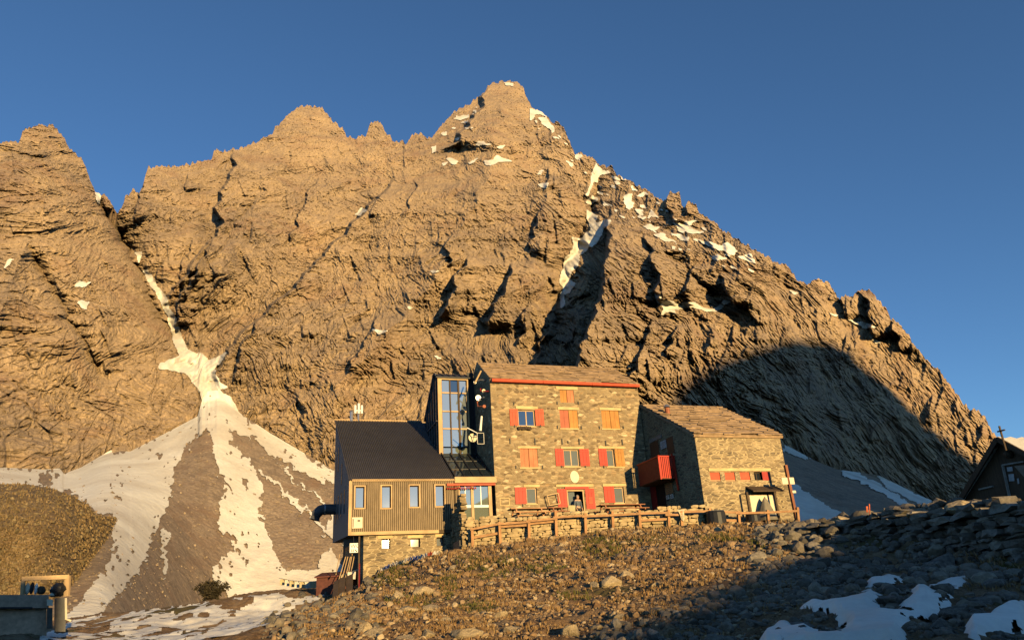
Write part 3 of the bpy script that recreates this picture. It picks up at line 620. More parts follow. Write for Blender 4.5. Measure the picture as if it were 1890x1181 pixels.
# ================================================================== BUILDINGS (lodge frame: u along the front, d away from the camera, z up)
def rc(x0, y0, x1, y1, d=0.):
    xm, ym = (x0+x1)/2, (y0+y1)/2
    return loc(x0, ym, d)[0], loc(x1, ym, d)[0], loc(xm, y1, d)[1], loc(xm, y0, d)[1]
def front(d0): return lambda a, z, out=0.: (a, d0-out, z)          # wall facing the camera
def left(u0): return lambda a, z, out=0.: (u0-out, a, z)           # wall facing left (a = d)
def fbox(mb, fr, a0, a1, z0, z1, o0, o1):
    P = [fr(a, z, o) for o in (o0, o1) for (a, z) in ((a0, z0), (a1, z0), (a1, z1), (a0, z1))]
    return mb.add(P, [(0, 1, 2, 3), (7, 6, 5, 4), (0, 4, 5, 1), (1, 5, 6, 2), (2, 6, 7, 3), (3, 7, 4, 0)])
def panel(mb, fr, a0, a1, z0, z1, holes=(), deep=.3):
    A = sorted({a0, a1, *[h[0] for h in holes], *[h[1] for h in holes]}); Zs = sorted({z0, z1, *[h[2] for h in holes], *[h[3] for h in holes]})
    for i in range(len(A)-1):
        for j in range(len(Zs)-1):
            am, zm = (A[i]+A[i+1])/2, (Zs[j]+Zs[j+1])/2
            if am < a0 or am > a1 or any(h[0] < am < h[1] and h[2] < zm < h[3] for h in holes): continue
            mb.add([fr(A[i], Zs[j]), fr(A[i+1], Zs[j]), fr(A[i+1], Zs[j+1]), fr(A[i], Zs[j+1])], [(0, 1, 2, 3)])
    for h in holes:
        c = [(h[0], h[2]), (h[1], h[2]), (h[1], h[3]), (h[0], h[3])]
        for k in range(4):
            p, q = c[k], c[(k+1) % 4]; mb.add([fr(*p), fr(*q), fr(*q, -deep), fr(*p, -deep)], [(0, 1, 2, 3)])
    return mb
def window(root, fr, h, inset=.16, fm=None, gm=None, bars=1, t=.07, rails=(), name='window', back=True):
    a0, a1, z0, z1 = h; mb = MB(); o0, o1 = -inset-.06, -inset
    fbox(mb, fr, a0, a0+t, z0, z1, o0, o1); fbox(mb, fr, a1-t, a1, z0, z1, o0, o1)
    fbox(mb, fr, a0+t, a1-t, z1-t, z1, o0, o1); fbox(mb, fr, a0+t, a1-t, z0, z0+t, o0, o1)
    for k in range(1, bars):
        a = a0+(a1-a0)*k/bars; fbox(mb, fr, a-t*.5, a+t*.5, z0+t, z1-t, o0, o1-.002)
    w_ = part(name, mb, fm or MFRAME, root)
    g = MB(); fbox(g, fr, a0+t*.9, a1-t*.9, z0+t*.9, z1-t*.9, o0+.015, o0+.03); part('pane', g, gm or MGLASS, w_, root)
    return w_
def shutter(root, fr, h, mat, label=None, planks=3, out=.0, name='shutter', battens=True):
    a0, a1, z0, z1 = h; mb = MB(); wd = (a1-a0)/planks
    for k in range(planks): fbox(mb, fr, a0+k*wd+.006, a0+(k+1)*wd-.006, z0, z1, out+.02, out+.055)
    fbox(mb, fr, a0+.01, a1-.01, z0+.01, z1-.01, out+.012, out+.03)
    if battens:
        for zt in (.16, .84): fbox(mb, fr, a0+.03, a1-.03, z0+(z1-z0)*zt-.05, z0+(z1-z0)*zt+.05, out+.055, out+.072)
    return part(name, mb, mat, root, label=label)
def slab_roof(E0, E1, R0, R1, rows, wid, th=.06, seed=1):
    rg = random.Random(seed); mb = MB(); E0, E1, R0, R1 = map(Vector, (E0, E1, R0, R1))
    nrm = (E1-E0).cross(R0-E0).normalized()
    if nrm.z < 0: nrm = -nrm
    mb.add([E0-nrm*.06, E1-nrm*.06, R1-nrm*.06, R0-nrm*.06, E0-nrm*.22, E1-nrm*.22, R1-nrm*.22, R0-nrm*.22], [(0, 1, 2, 3), (4, 7, 6, 5), (0, 4, 5, 1), (1, 5, 6, 2), (2, 6, 7, 3), (3, 7, 4, 0)])
    for r in range(rows):
        t0, t1 = r/rows, (r+1.45)/rows
        L0, L1 = E0.lerp(R0, t0), E1.lerp(R1, t0); M0, M1 = E0.lerp(R0, min(1, t1)), E1.lerp(R1, min(1, t1))
        width = (L1-L0).length; a = -rg.random()*wid*.5
        while a < width:
            ww = wid*rg.uniform(.55, 1.7); f0, f1 = max(0, a)/width, min(width, a+ww-.015)/width
            if f1-f0 > .02:
                dn = (L0-M0).normalized()*rg.uniform(-.07, .11); h0 = rg.uniform(.05, .11); h1 = rg.uniform(-.03, .0)
                tk = th*rg.uniform(.6, 1.5); sk = rg.uniform(-.06, .06)
                P = [L0.lerp(L1, f0)+dn+nrm*h0, L0.lerp(L1, f1)+dn*(1+sk*6)+nrm*(h0+rg.uniform(-.02, .02)), M0.lerp(M1, f1)+nrm*h1, M0.lerp(M1, f0)+nrm*h1]
                mb.add(P+[p-nrm*tk for p in P], [(0, 1, 2, 3), (7, 6, 5, 4), (0, 4, 5, 1), (1, 5, 6, 2), (2, 6, 7, 3), (3, 7, 4, 0)])
            a += ww
    return mb

# ------------------------------------------------------------------ the stone lodge
UL, UR, ZB, ZE = 0.02, 11.25, 4.9, 15.17
RD, RZ = dep(872, 672, UL); RD = 3.1; RZ = 17.35
lodge = thing('stone_lodge', 'tall three storey stone lodge with red and tan shutters and a slab roof', 'lodge', (5.6, 0, 5.5))
F0 = front(0.)
def rh(x0, y0, x1, y1): return rc(x0, y0, x1, y1, 0.)
W = {1: rh(956.5, 756.5, 987.5, 786), 6: rh(1040.8, 829, 1069.3, 860), 7: rh(1120.6, 829, 1134.6, 860.5), 8: rh(972, 899.6, 991.2, 929), 9: rh(1134.2, 898.4, 1152.2, 928)}
DOOR = rh(1047.4, 903, 1080.2, 952); DOOR = (DOOR[0], DOOR[1], 5.57, DOOR[3])
CL = {2: rh(1033.7, 719.8, 1059.5, 742.6), 3: rh(1033.7, 756.8, 1067, 790), 4: rh(1111, 757.6, 1143.3, 790.7), 5: rh(960.4, 827.8, 992.6, 862)}
mb = panel(MB(), F0, UL, UR, ZB, ZE, [*W.values(), DOOR, *CL.values()], .38)
for fr_u in (UL, UR):
    mb.add([(fr_u, 0, ZB), (fr_u, 2*RD, ZB), (fr_u, 2*RD, ZE), (fr_u, RD, RZ), (fr_u, 0, ZE)], [(0, 1, 2, 3, 4)])
mb.add([(UL, 2*RD, ZB), (UR, 2*RD, ZB), (UR, 2*RD, ZE), (UL, 2*RD, ZE)], [(0, 1, 2, 3)])
part('wall', mb, MSTONE, lodge)
ru = loc(1130, 681, RD)[0]
mb = slab_roof((UL-.02, -.12, ZE+.12), (UR+.1, -.12, ZE+.12), (UL-.02, RD, RZ+.2), (max(ru, 10.4), RD, RZ+.2), 9, .75, .055, 3)
m2 = slab_roof((UR, 2*RD+.12, ZE+.12), (UL, 2*RD+.12, ZE+.12), (max(ru, 10.4), RD, RZ+.2), (UL, RD, RZ+.2), 6, 1.2, .055, 4)
mb.add(m2.v, m2.f)
mb.add([(UR+.08, -.1, ZE+.1), (UR+.08, 2*RD+.1, ZE+.1), (max(ru, 10.4), RD, RZ+.15)], [(0, 1, 2)])
part('roof', mb, MSLAB, lodge)
g = MB()
for k in range(3): g.tube([(UL+.05+k*3.73, -.26, ZE-.02-.012*k), (UL+.05+(k+1)*3.73-.02, -.26, ZE-.02-.012*(k+1))], .125, 10)
part('gutter', g, MORANGE, lodge)
# interiors kept dark behind the openings
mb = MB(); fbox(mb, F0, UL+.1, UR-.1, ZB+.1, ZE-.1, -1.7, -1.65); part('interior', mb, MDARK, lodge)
window(lodge, F0, W[1], .12, MFRAME, MGLASSD, 2); window(lodge, F0, W[6], .14, MFRAME, MGLASS, 2); window(lodge, F0, W[7], .14, MFRAME, MGLASS, 1); window(lodge, F0, W[8], .14, MFRAME, MGLASS, 1); window(lodge, F0, W[9], .14, MFRAME, MGLASS, 1)
for h in (W[6], W[7], W[8], W[9]):
    c = MB(); fbox(c, F0, h[0]+.1, h[1]-.1, (h[2]+h[3])/2-.05, h[3]-.1, -.21, -.2); part('curtain', c, MWHITE, lodge)
c = MB(); h = W[1]; fbox(c, F0, h[0]+.12, h[0]+.38, h[2]+.1, h[3]-.1, -.205, -.2); part('curtain', c, MCREAM, lodge, label='pale patterned curtain half drawn')
for px4, m in [((940.6, 755, 956, 785.6), MORANGE), ((987.8, 755, 1003.6, 785.8), MORANGE), ((1024.8, 828, 1040.4, 860), MRED), ((1070, 828.4, 1087.4, 860), MRED), ((1105, 828.4, 1120.2, 860), MRED), ((950.3, 899.4, 971.4, 930), MRED), ((1114.5, 897.7, 1133.8, 927.6), MRED)]:
    shutter(lodge, F0, rh(*px4), m)
shutter(lodge, F0, rh(1135.2, 828.8, 1151.8, 861), MTAN, 'unpainted tan shutter, open')
for h, ml, mr, lb in [(CL[2], MTAN, MPINK, None), (CL[3], MROSE, MTAN, None), (CL[4], MTAN, MTAN, None), (CL[5], MPINK, MPINK, None)]:
    m_ = (h[0]+h[1])/2
    shutter(lodge, F0, (h[0], m_-.012, h[2], h[3]), ml, 'closed wooden shutter leaf', 2, -.1, battens=False); shutter(lodge, F0, (m_+.012, h[1], h[2], h[3]), mr, 'closed wooden shutter leaf', 2, -.1, battens=False)
for px4 in [(1028.7, 902, 1046.6, 936), (1080.8, 901.5, 1097.6, 939)]:
    h = rh(*px4); o = shutter(lodge, F0, h, MRED, 'red door leaf folded back', 3, 0, 'door_leaf')
q = rh(1086, 917, 1093, 930); n_ = MB(); fbox(n_, F0, *q, .076, .085); part('notice', n_, MORANGE, lodge)
mb = MB()
for px4 in [(1026, 714, 1065.5, 719.2), (1029, 751.4, 1068, 756.4), (1106, 752.6, 1145, 757.2), (955, 823.6, 997, 827.4), (1035, 824, 1077, 828.2), (1104, 823.6, 1153, 827.8), (952, 749.8, 992, 755.2), (966, 894, 996, 898.8), (1026, 893.5, 1095, 898), (1112, 892.6, 1158, 897)]:
    h = rh(*px4); part('lintel', fbox(MB(), F0, *h, -.02, .05), MLINT, lodge)
mb = MB(); fbox(mb, F0, *rh(1042, 898.4, 1085.5, 902.6), -.02, .09); part('door_lintel', mb, MRED, lodge)
mb = MB(); h = DOOR; fbox(mb, F0, h[0], h[0]+.1, h[2], h[3], -.18, -.06); fbox(mb, F0, h[1]-.1, h[1], h[2], h[3], -.18, -.06); fbox(mb, F0, h[0]+.1, h[1]-.1, h[3]-.1, h[3], -.18, -.06); part('door_frame', mb, MTRIMV, lodge)
mb = MB(); fbox(mb, F0, h[0]+.12, h[0]+.12+(h[1]-h[0])*.42, h[2], h[3]-.12, -.3, -.27); part('glazed_door', mb, MGLASS, lodge)
mb = MB()
for px4 in [(954, 786.4, 989, 788.4), (1033, 790.4, 1068, 792.6), (1110, 791, 1144, 793), (959, 862.4, 994, 864.6), (1040, 860.6, 1071, 862.8), (1119, 861, 1153, 863), (970, 929.4, 992, 931.4), (1133, 928.4, 1153, 930.4)]:
    part('window_sill', fbox(MB(), F0, *rh(*px4), -.1, .06), MLINT, lodge)
mb = MB()                                              # iron catches and stubs of old shutters
for x, y, hh in [(1028, 744, 5), (1067, 744, 5), (949.5, 786, 5), (997, 786, 5), (1028.6, 788, 6), (1072.5, 789, 6), (1106, 789, 5), (1150, 789, 5), (941, 814, 10), (987, 815, 12), (1037, 815, 10), (1068.5, 815, 11), (1117.5, 818, 10), (1148, 816, 10), (952, 862, 6), (1001, 862, 6), (964.5, 932, 5), (1114, 861, 5), (1080, 861, 4), (1036, 861, 4), (1048, 816, 5), (948, 745, 5)]:
    h = rh(x-.9, y-hh/2, x+.9, y+hh/2); part('shutter_catch', fbox(MB(), F0, *h, .0, .07), MBLACK, lodge)
mb = MB(); x0, x1, z0, z1 = rh(1052, 868.6, 1068.2, 891); mb.prism([((x0+x1)/2+(x1-x0)/2*math.cos(a*math.pi/14), -.05, (z0+z1)/2+(z1-z0)/2*math.sin(a*math.pi/14)) for a in range(28)], (0, .06, 0)); part('plaque', mb, MCREAM, lodge, label='oval cream plaque above the door')
mb = MB(); h = rh(922, 918, 940.5, 933)
for e in ((h[0], h[1], h[3]-.05, h[3]), (h[0], h[1], h[2], h[2]+.05), (h[0], h[0]+.05, h[2]+.05, h[3]-.05), (h[1]-.05, h[1], h[2]+.05, h[3]-.05)): fbox(mb, F0, *e, 0, .03)
part('wall_frame', mb, MLINT, lodge)
mb = MB(); fbox(mb, F0, UL+.1, UR-.9, *rh(920, 891.2, 1000, 893)[2:], 0, .05); part('string_course', mb, MSTONE, lodge)

# ------------------------------------------------------------------ timber annex
AU0, AU1 = loc(644, 930)[0], loc(838, 884)[0]
AZB, AZE = 5.14, 8.42; AD, AZR = 10.3, 14.75
annex = thing('timber_annex', 'low annex of upright pale timber cladding on stone base under dark corrugated roof', 'annex', (-6, 0, 2.9))
AW = [rc(655.6, 898, 672.4, 937), rc(704.4, 896.6, 721.4, 937.2), rc(756, 895.8, 773, 935.2), rc(803.6, 895.6, 819.8, 933.8)]
FA = front(-.02)
part('wall', panel(MB(), FA, AU0, AU1, AZB, AZE, AW, .22), MBACK, annex); mb = MB()
a = AU0+.16
while a < AU1-.06:                                      # battens, cut round the windows
    segs = [(AZB+.2, AZE-.08)]
    for h in AW:
        if h[0]-.1 < a < h[1]+.1: segs = [(AZB+.2, h[2]-.1), (h[3]+.1, AZE-.08)]
    for z0, z1 in segs: fbox(mb, FA, a-.036, a+.036, z0, z1, 0, .035)
    a += .122
part('cladding', mb, MBATT, annex)
mb = MB(); fbox(mb, FA, AU0-.02, AU0+.15, AZB, AZE, -.02, .06); part('corner_board', mb, MTRIMV, annex)
mb = MB(); fbox(mb, FA, AU0+.15, AU1+.0, AZE-.07, AZE+.06, -.02, .12); part('fascia', mb, MTRIM, annex)
mb = MB(); fbox(mb, FA, AU0+.15, -3.8, AZB, AZB+.2, 0, .06); part('sill_board', mb, MTRIM, annex)
for i, h in enumerate(AW):
    w_ = window(annex, FA, h, .15, MDWOOD, MGLASSA, 1, .05)
    t = MB()
    for e in ((h[0]-.08, h[0], h[2]-.08, h[3]+.08), (h[1], h[1]+.08, h[2]-.08, h[3]+.08), (h[0], h[1], h[3], h[3]+.08), (h[0]-.02, h[1]+.02, h[2]-.08, h[2])): fbox(t, FA, *e, -.1, .05)
    part('window_trim', t, MTRIMV, w_, annex)
# grey end wall
FL = left(AU0)
mb = MB(); zback = 5.75
mb.add([(AU0, -.02, AZB), (AU0, AD, zback), (AU0, AD, AZR), (AU0, -.02, AZE)], [(0, 1, 2, 3)])
mb.add([(AU0, AD, zback), (UL-.1, AD, zback), (UL-.1, AD, AZR), (AU0, AD, AZR)], [(0, 1, 2, 3)])
mb.add([(AU1+2.6, 0.02, AZB), (AU1+2.6, AD, zback), (AU1+2.6, AD, AZR-.1), (AU1+2.6, .02, AZE-.1)], [(0, 1, 2, 3)])
mb.add([(AU0, -.02, AZB), (AU0, AD, zback), (AU1+2.6, AD, zback), (AU1+2.6, -.02, AZB)], [(0, 1, 2, 3)])
part('end_wall', mb, MGREY, annex)
for (x, y, hw, hh) in [(624.3, 936, .2, .8), (629.8, 931, .2, .78), (635.8, 925, .2, .75), (619.6, 945, .2, .8), (620.4, 857, .22, .9), (625, 848, .22, .85), (631.2, 874, .2, .7)]:
    d_, z_ = dep(x, y, AU0); d_ = min(d_, 9.6)
    t = MB(); fbox(t, FL, d_-hw, d_+hw, z_-hh, z_+hh, .0, .02); part('side_window', t, MGLASSD, annex)
# corrugated roof
mb = MB(); n = 55*8; sl_ = (AZR-AZE)/AD
u_ = np.linspace(AU0-.08, AU1+.05, n); hgt = .045*np.sin(np.arange(n)*2*np.pi/8)
ze = AZE+.1
vs = [(x, -.16, ze-.16*sl_+h) for x, h in zip(u_, hgt)] + [(x, AD, ze+AD*sl_+h) for x, h in zip(u_, hgt)]
mb.add(vs, [(i, i+1, n+i+1, n+i) for i in range(n-1)])
mb.add([(u_[0], -.16, ze-.1), (u_[-1], -.16, ze-.1), (u_[-1], AD, ze+AD*sl_-.1), (u_[0], AD, ze+AD*sl_-.1)], [(0, 3, 2, 1)])
part('roof', mb, MROOF, annex)
mb = MB(); mb.box((AU0-.1, AD-.02, ze+AD*sl_-.12), (AU1, AD+.1, ze+AD*sl_+.08)); part('ridge_cap', mb, MTRIM, annex)
# stone base, dark recess
BU = loc(671.5, 1020)[0]
FB = front(.22)
BW = [rc(704.2, 994, 720.4, 1012.5, .22), rc(757.8, 993, 775.4, 1009.5, .22), rc(806, 991.4, 819.6, 1007.4, .22)]
mb = panel(MB(), FB, BU, AU1, 1.8, AZB, BW, .3); mb.add([(BU, .22, 1.8), (BU, AD-.5, 1.8), (BU, AD-.5, AZB+.4), (BU, .22, AZB)], [(0, 1, 2, 3)])
part('stone_base', mb, MSTONE2, annex)
for h in BW:
    w_ = window(annex, FB, h, .24, MDWOOD, MGLASSA, 1, .05, name='base_window')
mb = MB()
for px4 in [(697, 988, 724, 993.6), (752, 987, 780, 992.4), (803, 985, 823, 990)]: part('base_lintel', fbox(MB(), FB, *rc(*px4, .22), -.02, .04), MLINT, annex)
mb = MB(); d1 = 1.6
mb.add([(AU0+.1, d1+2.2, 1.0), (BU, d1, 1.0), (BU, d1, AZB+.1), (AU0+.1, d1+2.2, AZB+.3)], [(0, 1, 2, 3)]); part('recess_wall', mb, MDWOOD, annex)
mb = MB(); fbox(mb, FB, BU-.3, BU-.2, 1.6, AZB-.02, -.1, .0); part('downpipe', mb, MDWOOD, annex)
d_, z_ = dep(613, 941, AU0); d_ = 8.8
mb = MB(); zc = loc(614, 941, 9.2)[1]
mb.tube([(AU0, d_, zc), (AU0-.75, d_, zc)], .37, 14); mb.tube([(AU0-.75, d_, zc), (AU0-1.05, d_, zc-.06), (AU0-1.3, d_, zc-.3), (AU0-1.42, d_, zc-.72)], .37, 14)
duct = part('vent_duct', mb, MGREY, annex); mb = MB(); mb.tube([(AU0-.7, d_, zc), (AU0-.8, d_, zc)], .40, 14); part('clamp', mb, MMETAL, duct, annex)
h = rc(649.6, 954.4, 669, 974.6, -.08); mb = MB(); fbox(mb, front(-.08), *h, 0, .05); nb = solid('notice_board', mb, MCREAM, 'square cream board fixed low on the timber cladding', 'board', (h[0], -.1, h[2]))
mb = MB(); q = rc(660, 959, 664.8, 962, -.13); fbox(mb, front(-.135), *q, 0, .01); q = rc(651, 957, 652.6, 973, -.13); fbox(mb, front(-.135), *q, 0, .01); part2 = link('emblem', mb.mesh('emblem', MBLACK, (h[0], -.1, h[2])), nb)

# ------------------------------------------------------------------ glazed stair tower and porch
TD = 4.0; TU0, TU1 = loc(808.6, 770, TD)[0], loc(866, 770, TD)[0]; TZ0, TZ1 = loc(840, 843, TD)[1], loc(836, 697, TD)[1]
tower = thing('glass_stair_tower', 'narrow glazed stair tower with wooden frame and dark metal roof beside the lodge', 'tower', ((TU0+TU1)/2, TD, TZ0))
FT = front(TD)
zr = [loc(835, y, TD)[1] for y in (843, 791, 775.5, 759.5, 727, 701.5, 697)]
mb = MB(); t = .2
fbox(mb, FT, TU0, TU0+.3, TZ0, TZ1, -.12, .06); fbox(mb, FT, TU0+.3, TU1, TZ1-.18, TZ1, -.12, .06); fbox(mb, FT, TU0+.3, TU1, TZ0, TZ0+.2, -.12, .06); fbox(mb, FT, TU1-.1, TU1, TZ0+.2, TZ1-.18, -.12, .06)
part('frame', mb, MTRIMV, tower)
cu = [loc(x, 770, TD)[0] for x in (817, 830.8, 832.6, 846.2, 849, 862)]
mb = MB()
for a0, a1 in ((cu[1], cu[2]), (cu[3], cu[4])): part('mullion', fbox(MB(), FT, a0, a1+.02, TZ0+.2, TZ1-.18, -.1, .03), MDWOOD, tower)
mb = MB()
for z in (loc(835, 759, TD)[1], loc(835, 791, TD)[1], loc(835, 725, TD)[1]): part('transom', fbox(MB(), FT, cu[0], cu[5], z-.05, z+.05, -.1, .01), MTRIM, tower)
levels = [TZ0+.2, loc(835, 825, TD)[1], loc(835, 791, TD)[1], loc(835, 759, TD)[1], loc(835, 725, TD)[1], TZ1-.18]
for ci, (a0, a1) in enumerate(((cu[0], cu[1]), (cu[2], cu[3]), (cu[4], cu[5]))):
    for li in range(5):
        m_ = MGLASSD if (ci == 1 and li == 4) else (MCURT if li == 0 else MGLASS)
        g = MB(); fbox(g, FT, a0+.005, a1-.005, levels[li]+.05, levels[li+1]-.05, -.07, -.05); part('pane', g, m_, tower, label='dark open casement' if (ci == 1 and li == 4) else None)
bd, bz = dep(785, 777, TU0); bd = min(max(bd, TD+3), TD+6.2)
mb = MB()
zt = TZ1+.45
mb.add([(TU0, TD-.1, TZ0-.4), (TU0, bd, TZ0-.4), (TU0, bd, bz), (TU0, TD+.9, zt), (TU0, TD-.1, TZ1+.02)], [(0, 1, 2, 3, 4)])
part('side_glazing', mb, MGLASSD, tower)
mb = MB()
for k in range(5):
    d_ = TD+.3+k*(bd-TD-.4)/5; zz_ = zt+(bz-zt)*max(0, (d_-TD-.9))/(bd-TD-.9); mb.box((TU0-.07, d_, TZ0), (TU0-.003, d_+.09, zz_-.05))
mb.bar((TU0-.05, TD+.9, zt), (TU0-.05, bd, bz), .14); mb.bar((TU0-.06, TD+.1, TZ0+2.6), (TU0-.06, bd-1, TZ0+2.6), .07)
part('side_mullion', mb, MGREY, tower)
mb = MB()
mb.add([(TU0-.12, TD-.16, TZ1+.02), (TU1+.3, TD-.16, TZ1+.02), (TU1+.3, TD+.95, zt+.1), (TU0-.12, TD+.95, zt+.1), (TU0-.12, bd, bz+.08), (TU1+.3, bd, bz+.08)], [(0, 1, 2, 3), (3, 2, 5, 4)])
mb.add([(TU0-.12, TD-.16, TZ1-.08), (TU1+.3, TD-.16, TZ1-.08), (TU1+.3, TD-.16, TZ1+.02), (TU0-.12, TD-.16, TZ1+.02)], [(0, 1, 2, 3)])
for k in range(6):
    x = TU0+.0+k*(TU1-TU0)/5; mb.bar((x, TD-.16, TZ1+.06), (x, TD+.95, zt+.14), .05)
part('roof', mb, MBLACK, tower)
mb = MB(); fbox(mb, FT, TU1, UL-.01, TZ0-.3, TZ1+.5, -.3, -.2); part('side_panel', mb, MBLACK, tower)
mb = MB()                                               # inside of the tower, seen through nothing but closing the volume
mb.add([(UL-.02, TD, TZ0), (UL-.02, bd, TZ0), (UL-.02, bd, bz), (UL-.02, TD, TZ1)], [(0, 1, 2, 3)]); part('rear_panel', mb, MGREY, tower)

porch = thing('glazed_porch', 'glazed entrance porch with timber fascia and lean-to glass roof between annex and lodge', 'porch', (-1.4, 0, 5.6))
PU0, PU1 = AU1+.02, UL-.02
mb = MB(); fbox(mb, front(0), PU0, PU1+.1, *rc(845, 880, 905, 891)[2:], -.1, .12); part('fascia', mb, MTRIM, porch)
mb = MB(); q = rc(826, 892.4, 906, 896); fbox(mb, front(0), loc(824, 894)[0], PU1, q[2], q[3], .02, .16); part('beam', mb, MORANGE, porch)
rz = lambda d: AZE+.12+d*sl_
mb = MB(); mb.add([(PU0+.05, -.05, rz(0)), (PU1, -.05, rz(0)), (PU1, TD-.05, rz(TD)-.05), (PU0+.05, TD-.05, rz(TD)-.05)], [(0, 1, 2, 3)]); part('roof_glazing', mb, MGLASSD, porch)
mb = MB()
for k in range(5):
    x = PU0+.08+k*(PU1-PU0-.15)/4; mb.bar((x, -.06, rz(0)+.04), (x, TD-.1, rz(TD)), .07)
for f in (.33, .66): mb.bar((PU0+.08, TD*f, rz(TD*f)+.02), (PU1, TD*f, rz(TD*f)+.02), .05)
part('roof_bar', mb, MBLACK, porch)
zb_, zt_ = 5.5, rc(850, 897, 900, 960)[3]
mb = MB(); xs = [loc(x, 925)[0] for x in (847, 849.5, 869.5, 874.5, 902, 908)]
for k in (0, 2, 4): part('post', fbox(MB(), front(0), xs[k], xs[k+1], zb_, zt_, -.1, .03), MTRIMV, porch)
for a0, a1 in ((xs[1], xs[2]), (xs[3], xs[4])):
    zm = loc(870, 934)[1]
    g = MB(); fbox(g, front(0), a0+.01, a1-.01, zm+.08, zt_-.02, -.07, -.05); fbox(g, front(0), a0+.01, a1-.01, zb_+.1, zm-.08, -.07, -.05); p_ = part('glass_door', g, MCURT, porch)
    g = MB(); fbox(g, front(0), a0, a1, zm-.08, zm+.08, -.08, -.02); fbox(g, front(0), a0, a1, zb_, zb_+.1, -.08, -.02); fbox(g, front(0), (a0+a1)/2-.03, (a0+a1)/2+.03, zm+.08, zt_, -.08, -.03); part('rail', g, MWHITE, p_, porch)
part('wall', panel(MB(), front(-.01), PU0+.0, xs[0], zb_-1.5, zt_+.1), MBACK, porch); mb = MB()
a = PU0+.08
while a < xs[0]-.04: fbox(mb, front(-.01), a-.03, a+.03, zb_-1, zt_, 0, .035); a += .122
part('cladding', mb, MBATT, porch)
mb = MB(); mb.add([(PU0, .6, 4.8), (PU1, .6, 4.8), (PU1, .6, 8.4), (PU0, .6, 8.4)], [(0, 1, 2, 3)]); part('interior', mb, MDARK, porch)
gar = MB(); rg = random.Random(5); x0_, x1_ = loc(824, 898)[0], loc(876, 898)[0]; zg = rc(826, 897, 870, 899)[2]
gar.tube([(x0_, -.2, zg+.05), ((x0_+x1_)/2, -.2, zg-.02), (x1_, -.2, zg+.05)], .012, 5)
for k in range(16):
    x = x0_+(x1_-x0_)*k/15; gar.blob((x, -.2, zg-.06-rg.uniform(0, .06)), (.05, .05, .065), k, 4)
solid('garland', gar, MDRED, 'thin garland of dark bulbs hanging from the red porch beam', 'garland', ((x0_+x1_)/2, -.2, zg))

# ------------------------------------------------------------------ stone wing at the right
WD = -6.5; WU0, WZE = loc(1281.5, 802, WD); WU1 = loc(1438.5, 803, WD)[0]; WU0 = max(WU0, UR+.03)
WRD, WRZ = dep(1184, 748, WU0)
WZB = 3.6
wing = thing('stone_wing', 'low stone wing with pale mortar, slab roof and four small red windows', 'house', ((WU0+WU1)/2, WD, 4.6))
FW = front(WD)
WW = [rc(1311, 871, 1329.8, 887.6, WD), rc(1338.4, 871, 1357, 887.6, WD), rc(1366.4, 870.8, 1384.8, 887.4, WD), rc(1392, 870.4, 1421, 886, WD)]
PN = rc(1385.5, 914, 1431, 950, WD)
mb = panel(MB(), FW, WU0, WU1, WZB, WZE, WW, .3)
wd2 = dep(1215, 760, WU0)
LB = rc(1, 1, 2, 2)
FWL = left(WU0)
dk = [dep(x, 930, WU0)[0] for x in (1229.5, 1186)]
z5 = 5.6
back_d = 2*WRD-WD if WRD > 0 else 7.5
mb.add([(WU0, WD, WZB), (WU0, WRD+6, WZB), (WU0, WRD+6, WZE), (WU0, WRD, WRZ-.05), (WU0, WD, WZE)], [(0, 1, 2, 3, 4)])
mb.add([(WU1, WD, WZB), (WU1, WRD+6, WZB), (WU1, WRD+6, WZE), (WU1, WRD, WRZ-.05), (WU1, WD, WZE)], [(0, 1, 2, 3, 4)])
mb.add([(WU0, WRD+6, WZB), (WU1, WRD+6, WZB), (WU1, WRD+6, WZE), (WU0, WRD+6, WZE)], [(0, 1, 2, 3)])
part('wall', mb, MSTONE2, wing)
rr_u = loc(1322, 751, WRD)[0]
mb = slab_roof((WU0-.12, WD-.2, WZE+.02), (WU1+.15, WD-.2, WZE+.02), (WU0-.12, WRD, WRZ+.1), (WU1+.1, WRD, WRZ+.1), 15, .8, .06, 9)
m2 = slab_roof((WU1, WRD+6.2, WZE), (WU0, WRD+6.2, WZE), (WU1, WRD, WRZ+.1), (WU0, WRD, WRZ+.1), 8, 1.2, .06, 10); mb.add(m2.v, m2.f)
part('roof', mb, MSLAB, wing)
cd, cz = WRD*.5+WD*.5, 0
cdd = WD+(WRD-WD)*.62; czz = WZE+(WRZ-WZE)*.62; cuu = loc(1232.5, 764, cdd)[0]
mb = MB(); mb.tube([(cuu, cdd, czz-.2), (cuu, cdd, czz+.55)], .17, 10); ch = part('chimney', mb, plain('rusty flue', (.28, .10, .05), .6), wing)
mb = MB(); mb.tube([(cuu, cdd, czz+.6), (cuu, cdd, czz+.68), (cuu, cdd, czz+.78)], .26, 10, .12); part('cowl', mb, MMETAL, ch, wing)
for i, h in enumerate(WW):
    if i < 3:
        t = MB(); fbox(t, FW, *h, -.1, -.06); s_ = part('shutter', t, MORANGE, wing, label='small closed red shutter')
        t = MB(); fbox(t, FW, h[0]+.02, h[1]-.02, h[2]+.02, h[2]+.07, -.06, -.03); part('sill', t, MTRIM, s_, wing)
    else:
        m_ = h[0]+(h[1]-h[0])*.52
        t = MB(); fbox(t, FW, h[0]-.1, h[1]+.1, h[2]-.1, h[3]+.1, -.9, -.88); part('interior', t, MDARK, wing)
        t = MB(); fbox(t, FW, m_, h[1], h[2], h[3], -.05, .0); part('shutter', t, MDRED, wing, label='dark red shutter half open')
        window(wing, FW, (h[0], m_, h[2], h[3]), .2, MDWOOD, MGLASSD, 2, .05)
